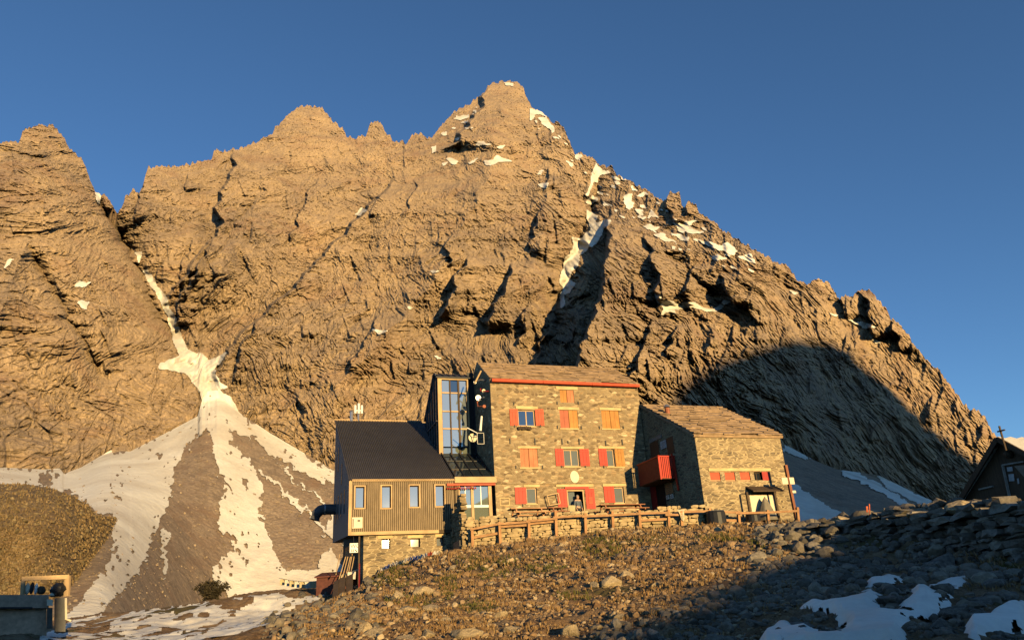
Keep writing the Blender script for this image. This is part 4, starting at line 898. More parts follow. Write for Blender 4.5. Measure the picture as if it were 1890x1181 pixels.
mb = MB(); fbox(mb, FW, *rc(1307, 864, 1422, 869.2, WD), -.02, .06); part('lintel', mb, MLINT, wing)
# little canopy over the cellar hatch
mb = MB(); cz0, cz1 = loc(1405, 909, WD)[1], loc(1405, 899.5, WD)[1]; ca0, ca1 = loc(1377, 905, WD)[0], loc(1434, 905, WD)[0]
mb.prism([(ca0, WD, cz1), (ca0, WD-.75, cz0-.05), (ca0, WD-.75, cz0+.03), (ca0, WD, cz1+.08)], (ca1-ca0, 0, 0)); part('canopy_roof', mb, MDWOOD, wing)
for x in (1381.5, 1433):
    a = loc(x, 930, WD-.6)[0]; mb = MB(); mb.box((a-.06, WD-.66, 4.6), (a+.06, WD-.54, cz0-.05)); part('canopy_post', mb, MDWOOD, wing)
mb = MB(); fbox(mb, FW, PN[0], PN[1], 4.7, PN[3], 0, .04); part('hatch_panel', mb, MCREAM, wing)
# left side: balcony, doors, notices
bdf = dep(1246, 850, WU0)[0]; buo = loc(1216, 850, bdf)[0]; bdb = dep(1175, 850, buo)[0]; bdb = min(bdb, -.1)
bzb, bzt = dep(1230, 884-6, (WU0+buo)/2)[1], dep(1236, 838, WU0-.3)[1]
bzb = loc(1216, 880, bdf)[1]; bzt = loc(1216, 843, bdf)[1]
balc = MB(); balc.box((buo, bdf, bzb-.12), (WU0-.01, bdb, bzb)); bp = part('balcony', balc, MDWOOD, wing)
mb = MB()
n = 9
for k in range(n):
    a0 = buo+(WU0-buo)*k/n; mb.box((a0+.022, bdf-.03, bzb-.08), (a0+(WU0-buo)/n-.022, bdf-.002, bzt))
part('balcony_rail', mb, MRED, bp, wing)
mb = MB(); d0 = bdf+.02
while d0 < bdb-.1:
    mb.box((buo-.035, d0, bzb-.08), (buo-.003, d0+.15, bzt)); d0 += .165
part('balcony_side', mb, plain('shade-darkened boards', (.15, .022, .016), .6), bp, wing)  # outer side painted darker than the front slats to imitate its shade
mb = MB(); mb.box((buo-.07, bdf-.07, bzt), (buo+.02, bdb, bzt+.08)); mb.box((buo+.02, bdf-.07, bzt), (WU0, bdf+.02, bzt+.08)); part('handrail', mb, MRED, bp, wing)
mb = MB(); mb.bar((buo-.02, bdf-.02, bzb-.15), (buo-.02, bdf-.02, bzt+.1), .1); part('strut', mb, MRED, bp, wing)
mb = MB(); mb.bar((WU0-.25, bdf-.1, bzt+.2), (WU0-.1, bdf-.1, 7.0), .1); part('strut', mb, MRED, bp, wing)
def sideq(x0, y0, x1, y1):
    xm, ym = (x0+x1)/2, (y0+y1)/2
    a, b = dep(x0, ym, WU0)[0], dep(x1, ym, WU0)[0]; return min(a, b), max(a, b), dep(xm, y1, WU0)[1], dep(xm, y0, WU0)[1]
for nm, q, m_, o in [('upper_door', (1201, 815, 1217, 850), MDWOOD, .02), ('upper_door', (1231, 806, 1244, 838), MDWOOD, .02), ('lower_door', (1188, 893, 1213, 945), MDRED, .05), ('doorway', (1213.4, 893, 1229, 945), MDARK, .02), ('upper_lintel', (1199, 806, 1222, 813), plain('grey stone', (.25, .23, .2)), .05)]:
    t = MB(); fbox(t, FWL, *sideq(*q), 0, o); part(nm, t, m_, wing)
for q, m_, lb, nm, ct in [((1220, 813, 1230.5, 828), plain('grey paper', (.5, .5, .5)), 'pale grey notice above the red balcony', 'notice', 'notice'), ((1229.5, 892, 1243, 911), plain('brown sign wood', (.40, .22, .10)), 'brown wooden board on the shaded side wall under the balcony', 'sign_board', 'sign'), ((1231, 913.5, 1236, 921), MWHITE, 'white paper sheet below the brown board, nearer the doorway', 'paper_notice', 'notice'), ((1238.5, 911.5, 1243.5, 919.5), MWHITE, 'white paper sheet below the brown board, nearer the wall corner', 'paper_notice', 'notice')]:
    h = sideq(*q); t = MB(); fbox(t, FWL, *h, .022, .06); o = solid(nm, t, m_, lb, ct, (WU0-.03, h[0], h[2]))
    f = MB(); e = .05*(h[1]-h[0])
    for k in range(4):
        z = h[2]+(h[3]-h[2])*(.2+.18*k); fbox(f, FWL, h[0]+e*3, h[1]-e*3-(k % 2)*e*3, z, z+.02, .06, .064)
    link('rule', f.mesh('rule', MBLACK, (WU0-.03, h[0], h[2])), o)

# ================================================================== TERRACE, FENCE, FURNITURE
def fd(u): return -3.35-(u+2.8)*5.2/19.8               # depth of the fence line
TZ = 5.52
mb = MB(); wl = []
def wline(off): return [(u, fd(u)+off) for u in np.linspace(-2.75, WU0-.02, 9)]
poly = [(a, b, 3.0) for a, b in wline(.75)] + [(WU0-.02, -.04, 3.0), (-2.75, -.04, 3.0)]
mb.prism(poly, (0, 0, TZ-3.0))
o = link('terrace', mb.mesh('terrace', plain('trodden terrace', (.27, .21, .14), .95, .3, 3, (1, 1, 1), .02))); o.location = ORG; o.rotation_euler = (0, 0, THETA); o['kind'] = 'structure'
def stones_wall(path, z0f, z1f, thick, course, wid, seed, jit=.03):
    """dry laid wall: real stones in courses along a path of (x, y) points"""
    rg = random.Random(seed); mb = MB(); P = [Vector((a, b, 0)) for a, b in path]
    cum = [0]
    for i in range(len(P)-1): cum.append(cum[-1]+(P[i+1]-P[i]).length)
    def at(s):
        s = min(max(s, 0), cum[-1]-1e-4); i = max(k for k in range(len(P)-1) if cum[k] <= s)
        t = (P[i+1]-P[i]).normalized(); return P[i]+t*(s-cum[i]), t
    zlo = min(z0f(f/20) for f in range(21)); zhi = max(z1f(f/20) for f in range(21)); z = zlo
    while z < zhi:
        hh = course*rg.uniform(.7, 1.4); s = -rg.random()*wid
        while s < cum[-1]:
            ww = wid*rg.choice([.4, .6, .8, 1, 1, 1.3, 1.8])*rg.uniform(.8, 1.2); m_ = (s+ww/2)/cum[-1]
            if 0 <= m_ <= 1 and z0f(m_)-course < z < z1f(m_)+rg.uniform(-.5, .3)*course:
                p, t = at(s+ww/2); nrm = Vector((t.y, -t.x, 0)); oz = rg.uniform(-.25, .25)*hh; ot = rg.uniform(-jit, jit)*1.6; tl = rg.uniform(-.09, .09)
                vs = []
                for k in range(2):                       # front and back outline of 7 points each
                    for a in range(7):
                        an = a*2*math.pi/7+rg.uniform(-.25, .25); rx = abs(math.cos(an))**.6*math.copysign(1, math.cos(an)); rz_ = abs(math.sin(an))**.6*math.copysign(1, math.sin(an))
                        f = .5*rg.uniform(.88, 1.05); x_ = rx*ww*f; zz_ = rz_*hh*f + x_*tl
                        d_ = (thick/2+ot+rg.uniform(-jit, jit)) if k == 0 else -thick/2
                        vs.append(p+t*x_+nrm*d_+Vector((0, 0, z+hh/2+oz*.3+zz_)))
                c = sum(vs[:7], Vector())/7+nrm*rg.uniform(.0, .05)
                fs = [(a, (a+1) % 7, 14) for a in range(7)] + [((a+1) % 7, a, a+7, (a+1) % 7+7) for a in range(7)] + [tuple(range(13, 6, -1))]
                mb.add(vs+[c], fs)
            s += ww*.97
        z += hh*.93
    return mb
mb = stones_wall([(-2.85, -.1), (-2.85, fd(-2.85)+.6)], lambda f: 2.6+f*.6, lambda f: 6.2+.35*math.floor(f*3)/2*0+(.75 if f > .75 else .45 if f > .45 else .1), .34, .17, .42, 3)
mb.box((-2.98, fd(-2.85)+.66, 2.4), (-2.72, -.1, 5.75))
tw = solid('terrace_side_wall', mb, plain('side wall stone', (.31, .23, .13), .95, .4, 2.5, (1, 1, 1), .03), 'stepped dry stone side wall of the terrace between annex and fence', 'wall', (-2.85, -2, 3.2))
mb = stones_wall([(u, fd(u)+.55) for u in np.linspace(-2.6, WU0-.2, 12)], lambda f: 3.1+.2*f, lambda f: TZ+.02, .36, .17, .46, 4)
solid('terrace_wall', mb, plain('terrace stone', (.40, .30, .165), .95, .4, 2.5, (1, 1, 1), .03), 'low dry stone retaining wall behind the timber fence below the lodge', 'wall', (4, fd(4)+.55, 3.3))
mb = MB(); fbox(mb, left(-3.05), *(lambda a: (min(a), max(a)))([dep(838, 1008, -3.05)[0], dep(850, 1008, -3.05)[0]]), 2.9, dep(844, 999, -3.05)[1], 0, .05)
solid('cellar_door', mb, MGREY, 'small grey door low in the shaded side wall of the terrace', 'door', (-3.06, -1.2, 2.9))

fence = thing('timber_fence', 'weathered timber post and rail fence along the terrace edge', 'fence', (6, fd(6), 4.3))
posts = [(872, 974, 1016), (923, 963, 1003), (975.7, 958, 999), (1026.5, 943, 994), (1080, 947, 994), (1130.6, 943, 987), (1181, 941, 981), (1233.6, 940, 979), (1258, 942, 976), (1310, 938, 977), (1364, 943, 978), (1418, 941, 981), (1472, 936, 971)]
PU = []
for x, y0, y1 in posts:
    d_ = -4.5
    for _ in range(8): u_b, z_b = loc(x, y1, d_); d_ = fd(u_b)
    u_t, z_t = loc(x-.5, y0, d_); PU.append((u_b, d_, z_b, u_t, z_t))
    mb = MB(); mb.bar((u_b, d_, z_b-.5), (u_t+random.uniform(-.05, .05), d_, z_t), .155, .155, (0, 1, 0)); part('post', mb, MFENCE, fence)
RY = {0: (977, 966), 1: (967, 963), 2: (962, 957), 3: (955, 951.5), 4: (953, 951), 5: (951, 948), 6: (948, 946), 7: (950, 950), 8: (945, 943.5), 9: (944, 946), 10: (947, 946), 11: (946, 943)}
for k, (ya, yb_) in RY.items():
    a, b = PU[k], PU[k+1]; za = loc(posts[k][0], ya, a[1])[1]; zb2 = loc(posts[k+1][0], yb_, b[1])[1]
    mb = MB(); mb.bar((a[0]-.12, a[1]-.1, za), (b[0]+.12, b[1]-.14, zb2), .05, .125); part('rail', mb, MFENCEX, fence)
for k, ya, yb_ in [(1, 971, 968), (2, 966, 961), (6, 960, 957), (9, 958, 960), (10, 965, 966), (0, 992, 983)]:
    a, b = PU[k], PU[k+1]; za = loc(posts[k][0], ya, a[1])[1]; zb2 = loc(posts[k+1][0], yb_, b[1])[1]
    mb = MB(); mb.bar((a[0], a[1]+.1, za), (b[0], b[1]+.1, zb2), .04, .14); part('rail', mb, MFENCEX, fence, label='lower rail')
# cloth on the fence
a = PU[8]; mb = MB()
u0_, z0_ = loc(1250, 940, a[1]-.16); u1_ = loc(1263, 940, a[1]-.16)[0]; zlow = loc(1259, 961, a[1]-.16)[1]
nx = 7; vs = []; 
for j in range(6):
    for i in range(nx):
        f = i/(nx-1); g_ = j/5; vs.append((u0_+(u1_-u0_)*(f*(1-.45*g_)+.35*g_), a[1]-.17-.05*math.sin(f*9+g_*3), z0_+(zlow-z0_)*g_*(.75+.25*math.sin(f*3))))
mb.add(vs, [(j*nx+i, j*nx+i+1, (j+1)*nx+i+1, (j+1)*nx+i) for j in range(5) for i in range(nx-1)])
solid('cloth', mb, plain('pale cloth', (.55, .47, .33), .9), 'pale cloth draped over a fence post beside the stone wing', 'cloth', (u0_, a[1]-.17, zlow))

# picnic tables
def picnic(x0, x1, ytop, d_, label, tone, legs=True):
    (ua, zt), (ub, zt2) = loc(x0, ytop, d_), loc(x1, ytop, d_); zt = (zt+zt2)/2
    zt = max(zt, TZ+.72); zf = TZ
    t = thing('picnic_table', label, 'table', ((ua+ub)/2, d_, zf), 'picnic tables on the terrace')
    mb = MB()
    for k in range(4): mb.box((ua, d_-.4+k*.2, zt-.05), (ub, d_-.4+k*.2+.185, zt))
    part('table_top', mb, tone, t)
    for s in (-1, 1):
        mb = MB()
        for k in range(2): mb.box((ua, d_+s*.78-.15+k*.155, zt-.34), (ub, d_+s*.78-.15+k*.155+.145, zt-.295))
        part('bench', mb, tone, t)
    for u_ in (ua+.35, ub-.35):
        mb = MB(); mb.bar((u_, d_-.75, zf), (u_, d_-.3, zt-.05), .09, .09); mb.bar((u_, d_+.75, zf), (u_, d_+.3, zt-.05), .09, .09); mb.bar((u_+.05, d_-.92, zt-.38), (u_+.05, d_+.92, zt-.38), .06, .1)
        part('leg', mb, tone, t)
MPIC = mat_wood('table wood', (.30, .13, .07), .25, 'x'); MPIC2 = mat_wood('table wood light', (.45, .24, .12), .25, 'x')
picnic(1104, 1186, 931.5, -2.0, 'dark red picnic table right of the lodge door', MPIC)
picnic(1008, 1042, 937, -1.7, 'short picnic table left of the lodge door', MPIC)
picnic(940, 1006, 947, -2.2, 'long low picnic table below the left ground floor window', MPIC2)
# boards leaning by the door
mb = MB(); d_ = -.35; C4 = [loc(1009.5, 914, d_), loc(1030, 909.6, d_), loc(1034, 929, d_), loc(1014, 932.5, d_)]
for k in range(4):
    p, q_ = C4[k], C4[(k+1) % 4]; mb.bar((p[0], d_, p[1]), (q_[0], d_, q_[1]), .06, .06, (0, 1, 0))
bd_ = solid('picture_frame', mb, MTRIM, 'tilted pale square wooden frame left of the red door leaf', 'frame', (C4[0][0], d_, C4[3][1]))
cht = thing('folding_chair', 'pale folding chair in front of the open lodge door', 'chair', (loc(1052, 948, -1.2)[0], -1.2, TZ))
q_ = rc(1046, 934, 1059, 946, -1.2); u0_, u1_ = q_[0], q_[1]
mb = MB(); mb.box((u0_, -1.42, TZ+.44), (u1_, -1.0, TZ+.48)); part('seat', mb, MCREAM, cht)
mb = MB(); mb.prism([(u0_, -1.45, TZ+.6), (u1_, -1.45, TZ+.6), (u1_, -1.52, TZ+.98), (u0_, -1.52, TZ+.98)], (0, .03, 0)); part('backrest', mb, plain('chair canvas', (.42, .35, .20), .8), cht)
for u_ in (u0_, u1_):
    for s in (-1, 1):
        mb = MB(); mb.bar((u_, -1.2-s*.25, TZ), (u_, -1.2+s*.28, TZ+(.98 if s < 0 else .46)), .03); part('leg', mb, MMETAL, cht)

# person in the doorway
def skin(name, joints, edges, root, mat, parent=None, sub=1):
    me = bpy.data.meshes.new(name); me.from_pydata([j[0] for j in joints], edges, []); o = link(name, me, parent); me.materials.append(mat)
    sk = o.modifiers.new('skin', 'SKIN'); sl2 = me.skin_vertices[0].data
    for i, j in enumerate(joints): sl2[i].radius = (j[1], j[1]*(j[2] if len(j) > 2 else 1)); sl2[i].use_root = (i == root)
    ss = o.modifiers.new('sub', 'SUBSURF'); ss.levels = ss.render_levels = sub
    return o
def person(u_, d_, z_, hgt, label, facing=0.):
    k = hgt/1.75
    J = []; E_ = []
    def j(p, r, f=1, parent=None):
        J.append(((p[0]*k, p[1]*k, p[2]*k), r*k, f)); i = len(J)-1
        if parent is not None: E_.append((parent, i))
        return i
    pel = j((0, 0, .95), .14, .75); wa = j((0, 0, 1.12), .13, .75, pel); ch = j((0, .01, 1.32), .165, .68, wa); up = j((0, .01, 1.43), .11, .8, ch); nk = j((0, 0, 1.51), .055, 1, up)
    h1 = j((0, -.015, 1.58), .075, 1.1, nk); h2 = j((0, -.01, 1.66), .09, 1.1, h1); h3 = j((0, 0, 1.72), .06, 1.1, h2); j((0, -.115, 1.615), .014, 1, h1)
    for s in (-1, 1):
        sh = j((s*.19, .01, 1.42), .07, 1, up); el = j((s*.25, .04, 1.14), .048, 1, sh); wr = j((s*.22, -.1, .93), .03, 1, el); pa = j((s*.215, -.135, .87), .034, .6, wr)
        for n in range(4):
            a = j((s*(.20+.012*n), -.15-.004*n, .82), .010, 1, pa); b = j((s*(.20+.012*n), -.175, .785+.006*abs(n-1.5)), .009, 1, a); j((s*(.20+.011*n), -.17, .755+.008*abs(n-1.5)), .008, 1, b)
        th = j((s*.185, -.16, .86), .011, 1, pa); j((s*.175, -.19, .825), .009, 1, th)
        hp = j((s*.095, 0, .87), .09, 1, pel); kn = j((s*.105, -.02, .49), .06, 1, hp); an = j((s*.11, .01, .09), .042, 1, kn); j((s*.12, -.14, .04), .04, .7, an)
        j((s*.085, 0, 1.62), .022, 1, h1)
    t = skin('person', J, E_, 0, plain('person skin', (.50, .30, .20), .6))
    t.location = L2W(u_, d_, z_); t.rotation_euler = (0, 0, THETA+facing)
    t['label'] = label; t['category'] = 'person'
    def cloth(name, ids, grow, mat):
        idx = {i: n for n, i in enumerate(ids)}; JJ = [(J[i][0], J[i][1]+grow, J[i][2]) for i in ids]
        EE = [(idx[a], idx[b]) for a, b in E_ if a in idx and b in idx]
        return skin(name, JJ, EE, 0, mat, t)
    arms = [i for i, q in enumerate(J) if False]
    base = 9; per = 4+12+2+4+1
    L_, R_ = base, base+per
    cloth('jacket', [pel, wa, ch, up, L_, L_+1, L_+2, R_, R_+1, R_+2], .016, plain('slate jacket', (.10, .12, .15), .8))
    lg = 4+12+2
    cloth('trousers', [pel, L_+lg, L_+lg+1, L_+lg+2, R_+lg, R_+lg+1, R_+lg+2], .012, plain('dark trousers', (.04, .04, .05), .8))
    mb = MB(); mb.blob((0, .02*k, 1.70*k), (.098*k, .11*k, .085*k), 2, 7, .05); link('hair', mb.mesh('hair', plain('grey hair', (.25, .2, .16), .9)), t)
    for s in (-1, 1):
        mb = MB(); mb.blob((s*.035*k, -.105*k, 1.645*k), (.012*k, .008*k, .009*k), 1, 4, 0); link('eye', mb.mesh('eye', MBLACK), t)
    mb = MB(); mb.box((-.028*k, -.102*k, 1.575*k), (.028*k, -.095*k, 1.583*k)); link('mouth', mb.mesh('mouth', MDRED), t)
    return t
pu = loc(1063, 935, .25)[0]
person(pu, -.15, TZ, 1.82, 'person in a slate jacket standing in the open lodge doorway', .2)

# ------------------------------------------------------------------ things on the dark gable side of the lodge
def side(x, y, out=.0):
    d_, z_ = dep(x, y, UL-out); return d_, z_
def sdp(x, y, out): d_, z_ = side(x, y, out); return (UL-out, d_, z_)
dsh = thing('satellite_dish', 'small round cream satellite dish low on the shaded gable of the lodge', 'dish', sdp(880, 806, .5))
c = Vector(loc(872, 808, 2.2)[0:1]+(2.2,)+loc(872, 808, 2.2)[1:2]); mb = MB(); n = 20; rr_ = .30
vs = [tuple(c)]
for r_ in (1, 2, 3):
    for k in range(n): a = k*2*math.pi/n; vs.append((c.x+rr_*r_/3*math.cos(a), c.y-.08*(r_/3)**2, c.z+rr_*r_/3*math.sin(a)))
mb.add(vs, [(0, 1+k, 1+(k+1) % n) for k in range(n)] + [(1+r_*n+k, 1+r_*n+(k+1) % n, 1+(r_+1)*n+(k+1) % n, 1+(r_+1)*n+k) for r_ in (0, 1) for k in range(n)])
part('reflector', mb, MCREAM, dsh)
mb = MB(); mb.tube([c+Vector((0, -.03, -.25)), c+Vector((0, -.4, -.02))], .02, 6); mb.blob(c+Vector((0, -.4, 0)), (.05, .05, .06), 1, 4); part('feed_arm', mb, MMETAL, dsh)
mb = MB(); mb.tube([c+Vector((0, .02, 0)), (UL, c.y+.25, c.z)], .03, 6); part('bracket', mb, MMETAL, dsh)
ant = thing('panel_antenna', 'tall white panel antenna with rectangular bracket on the lodge gable', 'antenna', sdp(888, 785, .4))
a0_, a1_ = loc(886.5, 795, 1.2), loc(889, 768, 1.2); mb = MB(); mb.tube([(a0_[0], 1.2, a0_[1]), (a1_[0], 1.2, a1_[1])], .09, 8, .07); part('aerial', mb, MWHITE, ant)
q_ = rc(881, 799, 893, 819, 1.3)
for s in ((q_[0], q_[2], q_[0], q_[3]), (q_[1], q_[2], q_[1], q_[3]), (q_[0], q_[2], q_[1], q_[2]), (q_[0], q_[3], q_[1], q_[3])):
    mb = MB(); mb.bar((s[0], 1.3, s[1]), (s[2], 1.3, s[3]), .04, .04, (0, 1, 0)); part('bracket', mb, plain('dull white', (.42, .40, .37), .6), ant)
mb = MB(); p_, q2 = loc(862, 789, 1.6), loc(881, 799, 1.3); mb.bar((p_[0], 1.6, p_[1]), (q2[0], 1.3, q2[1]), .05); part('stay', mb, MWHITE, ant)
for nm, lb, ct, pts, r_, m_, hd in [
    ('pole', 'pale wooden pole leaning out from the top of the lodge gable', 'pole', [(876, 708, 1.4), (888, 684, 1.0)], .06, MTRIMV, None),
    ('wall_lamp', 'curved grey wall lamp under the eave of the lodge gable', 'lamp', [(876, 705, 1.6), (885, 701, 1.3), (896, 701.5, .9)], .05, MMETAL, (876, 706.5, 1.6, .1, MMETAL)),
    ('floodlight', 'red bracket with round lamp near the lodge corner', 'lamp', [(887, 717, 1.0), (887.5, 722, 1.0), (903, 722, .25)], .045, MRED, (892, 722, .9, .13, MCREAM)),
    ('heat_lamp', 'lower rust red bracket lamp halfway up the shaded gable', 'lamp', [(881, 741, 1.5), (882, 750, 1.4), (894, 750.5, .6)], .06, plain('rusty pipe', (.30, .09, .045), .6), (893, 750.5, .6, .12, plain('rusty pipe', (.30, .09, .045), .6))),
    ('loudspeaker', 'grey horn loudspeaker between the two red brackets', 'loudspeaker', [(884, 737, 1.3), (893, 733, .7)], .04, MMETAL, (882, 735, 1.4, .2, MMETAL))]:
    P = [(loc(x, y, d_)[0], d_, loc(x, y, d_)[1]) for x, y, d_ in pts]
    t = thing(nm, lb, ct, P[-1]); mb = MB(); mb.tube(P, r_, 7); part('arm' if hd else 'shaft', mb, m_, t)
    if hd:
        x, y, d_, rr2, mm = hd; u_, z_ = loc(x, y, d_); mb = MB(); mb.tube([(u_, d_-.12, z_), (u_, d_-.02, z_), (u_, d_+.12, z_)], rr2, 12, rr2*.6); part('lamp_head' if nm != 'loudspeaker' else 'horn', mb, mm, t)
mb = MB(); rg = random.Random(3)
for k in range(7): u_, z_ = loc(958+k*3.4, 789.5, -.14); mb.blob((u_, -.14, z_+rg.uniform(-.03, .03)), (.11, .09, .12), k, 5, .3)
solid('flower_box', mb, plain('dry flowers', (.07, .05, .035), .9, .6, 20), 'box of dark dried flowers under the top left open window', 'plant', (loc(968, 789, -.14)[0], -.14, loc(968, 792, 0)[1]))
# masts on the ridge of the annex
for lb, xs_, y0, y1, r_ in [('short grey vent pipe on the annex ridge, left of the antenna mast', (648.5,), 776, 760, .12), ('antenna mast with three stubby aerials on the annex ridge', (661.5,), 776, 746, .07)]:
    u_, z0_ = loc(xs_[0], y0, 10.3); z1_ = loc(xs_[0], y1, 10.3)[1]; t = thing('vent_pipe' if r_ > .1 else 'antenna_mast', lb, 'pipe' if r_ > .1 else 'antenna', (u_, 10.3, z0_))
    mb = MB(); mb.tube([(u_, 10.3, z0_-.3), (u_, 10.3, z1_)], r_, 8); part('mast', mb, MMETAL, t)
    if r_ < .1:
        for du in (-.26, 0, .24):
            mb = MB(); mb.tube([(u_+du, 10.25, z1_-.75), (u_+du, 10.25, z1_+.05-abs(du)*.6)], .095, 8); part('aerial', mb, MWHITE, t)
        mb = MB(); mb.bar((u_-.3, 10.3, z1_-.5), (u_+.3, 10.3, z1_-.5), .05); part('cross_arm', mb, MMETAL, t)
    else:
        mb = MB(); mb.tube([(u_, 10.3, z1_), (u_, 10.3, z1_+.12)], .18, 8, .05); part('cap', mb, MMETAL, t)

# WC sign
d_ = -.12; h = rc(645.4, 1002, 660.6, 1019.4, d_)
wc = thing('toilet_sign', 'white WC sign with figures and arrow under the annex overhang', 'sign', (h[0], d_, h[2]))
mb = MB(); fbox(mb, front(d_), *h, 0, .03); part('panel', mb, MWHITE, wc)
tx = bpy.data.curves.new('lettering', 'FONT'); tx.body = 'WC'; tx.size = (h[3]-h[2])*.6; tx.extrude = .004; tx.materials.append(MBLACK)
_t = bpy.data.objects.new('t', tx); C.objects.link(_t); bpy.context.view_layer.update(); me_ = bpy.data.meshes.new_from_object(_t); bpy.data.objects.remove(_t); to = link('lettering', me_, wc); to.location = (.07*(h[1]-h[0]), -.036, (h[3]-h[2])*.5); to.rotation_euler = (math.pi/2, 0, 0)
hw = h[1]-h[0]; hh = h[3]-h[2]
for k, cx_ in enumerate((.2, .42)):
    mb = MB(); x_ = h[0]+hw*cx_; z_ = h[2]+hh*.08; mb.prism([(x_-.05*hw*(1+.6*k), d_-.035, z_), (x_+.05*hw*(1+.6*k), d_-.035, z_), (x_+.05*hw, d_-.035, z_+hh*.22), (x_-.05*hw, d_-.035, z_+hh*.22)], (0, .004, 0))
    mb.prism([(x_+.045*hw*math.cos(a*math.pi/4), d_-.035, z_+hh*.28+.045*hw*math.sin(a*math.pi/4)) for a in range(8)], (0, .004, 0)); part('pictogram', mb, MBLACK, wc)
mb = MB(); mb.bar((h[0]+hw*.6, d_-.035, h[2]+hh*.32), (h[0]+hw*.86, d_-.035, h[2]+hh*.12), .05, .006, (0, 1, 0)); mb.prism([(h[0]+hw*.92, d_-.037, h[2]+hh*.06), (h[0]+hw*.90, d_-.037, h[2]+hh*.24), (h[0]+hw*.74, d_-.037, h[2]+hh*.08)], (0, .004, 0)); part('arrow', mb, MBLACK, wc)
mb = MB(); mb.bar(((h[0]+h[1])/2, d_+.03, h[3]-.05), ((h[0]+h[1])/2, d_+.3, AZB+.05), .03); part('bracket', mb, MBLACK, wc)

# leaning poles under the overhang, posts and flags
def gat(x, y, D): return atD(np.array(float(x)), np.array(float(y)), float(D))
for k, (xa, ya, xb, yb_) in enumerate([(624, 1074, 641, 1017), (630, 1074, 644, 1019), (636, 1072, 648, 1022), (641, 1068, 650, 1022), (646, 1066, 654, 1024), (620, 1060, 627, 1022)]):
    A, B = gat(xa, ya, 48), gat(xb, yb_, 49.4); o = thing('ski_pole', 'thin pale pole leaning in the dark recess under the annex overhang', 'pole', tuple(A), 'poles leaning under the annex', world=True)
    mb = MB(); mb.tube([A, B], .028, 6); part('shaft', mb, MTRIMV, o)
    mb = MB(); A2 = A+(B-A)*.06; mb.tube([A2, A2+(B-A)*.012], .07, 8); part('basket', mb, MBLACK, o)
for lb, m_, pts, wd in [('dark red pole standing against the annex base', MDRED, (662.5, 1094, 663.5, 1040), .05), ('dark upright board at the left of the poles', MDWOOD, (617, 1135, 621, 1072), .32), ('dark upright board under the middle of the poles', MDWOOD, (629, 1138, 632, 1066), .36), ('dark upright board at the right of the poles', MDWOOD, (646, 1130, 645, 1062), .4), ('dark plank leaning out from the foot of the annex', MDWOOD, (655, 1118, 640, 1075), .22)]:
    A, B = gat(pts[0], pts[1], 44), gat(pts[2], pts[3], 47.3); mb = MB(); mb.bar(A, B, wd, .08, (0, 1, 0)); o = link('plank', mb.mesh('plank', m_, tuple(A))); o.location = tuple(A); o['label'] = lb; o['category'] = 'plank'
t = thing('tool_shed', 'low dark red lean-to box beside the annex recess', 'shed', tuple(gat(604, 1095, 50)), world=True)
A = gat(604, 1095, 50); mb = MB(); x0_, z1_ = A[0]-.55, gat(604, 1062, 50)[2]; mb.box((A[0]-.6, A[1]-.3, A[2]-.9), (A[0]+1.3, A[1]+1.2, z1_-.1)); part('body', mb, plain('shed boards', (.10, .035, .025), .7), t)
mb = MB(); mb.prism([(A[0]-.7, A[1]-.45, z1_-.12), (A[0]-.7, A[1]-.45, z1_-.04), (A[0]-.7, A[1]+1.3, z1_+.28), (A[0]-.7, A[1]+1.3, z1_+.2)], (2.1, 0, 0)); part('roof', mb, plain('shed roof', (.12, .04, .03), .7), t)
fl = thing('flag_string', 'string of small faded prayer flags reaching from the annex over the valley', 'flags', tuple(gat(655, 1050, 47.5)), world=True)
pts = [gat(515, 1066, 60)*(1-f)+gat(662, 1050, 47)*f+np.array([0, 0, -.9*math.sin(math.pi*f)*.5]) for f in np.linspace(0, 1, 15)]
mb = MB(); mb.tube(pts, .02, 5); part('cord', mb, MCREAM, fl)
FC = [plain('faded yellow flag', (.42, .34, .20), .9), plain('faded white flag', (.55, .50, .42), .9), plain('faded red flag', (.45, .08, .04), .9), plain('faded blue flag', (.12, .15, .30), .9)]
for k in range(13):
    p = pts[k+1]; mb = MB(); s = .24; mb.add([p+np.array([-s, 0, 0]), p+np.array([s, .02, 0]), p+np.array([s*.9, .06+.05*(k % 3), -.42]), p+np.array([-s*.95, -.05, -.40])], [(0, 1, 2, 3)]); part('flag', mb, FC[(k*5+1) % 4 if k > 9 else k % 2], fl)
f2 = thing('fallen_flags', 'heap of whitish and blue prayer flags lying on the bank below the annex', 'flags', tuple(gat(770, 1030, 42)), world=True)
rg = random.Random(8); prev = None
for k in range(15):
    f = k/14; x_ = 700+f*125; y_ = 1056-f*32-8*math.sin(f*3.1); p = gpoint(x_, y_+3)+np.array([0, -.05, .12])
    if prev is not None:
        mb = MB(); n_ = 6; vs = []
        for i in range(n_):
            for j_ in range(4):
                a_ = prev+(p-prev)*(i/(n_-1)); vs.append((a_[0], a_[1]-.25+.22*j_, a_[2]+.07*math.sin(i*2.1+j_*1.7+k)+.09*j_-.05))
        mb.add(vs, [(i*4+j_, (i+1)*4+j_, (i+1)*4+j_+1, i*4+j_+1) for i in range(n_-1) for j_ in range(3)]); part('flag', mb, FC[[1, 1, 3, 1, 1, 0, 1, 3, 3, 1, 1, 2, 1, 1, 1][k]], f2)
    prev = p

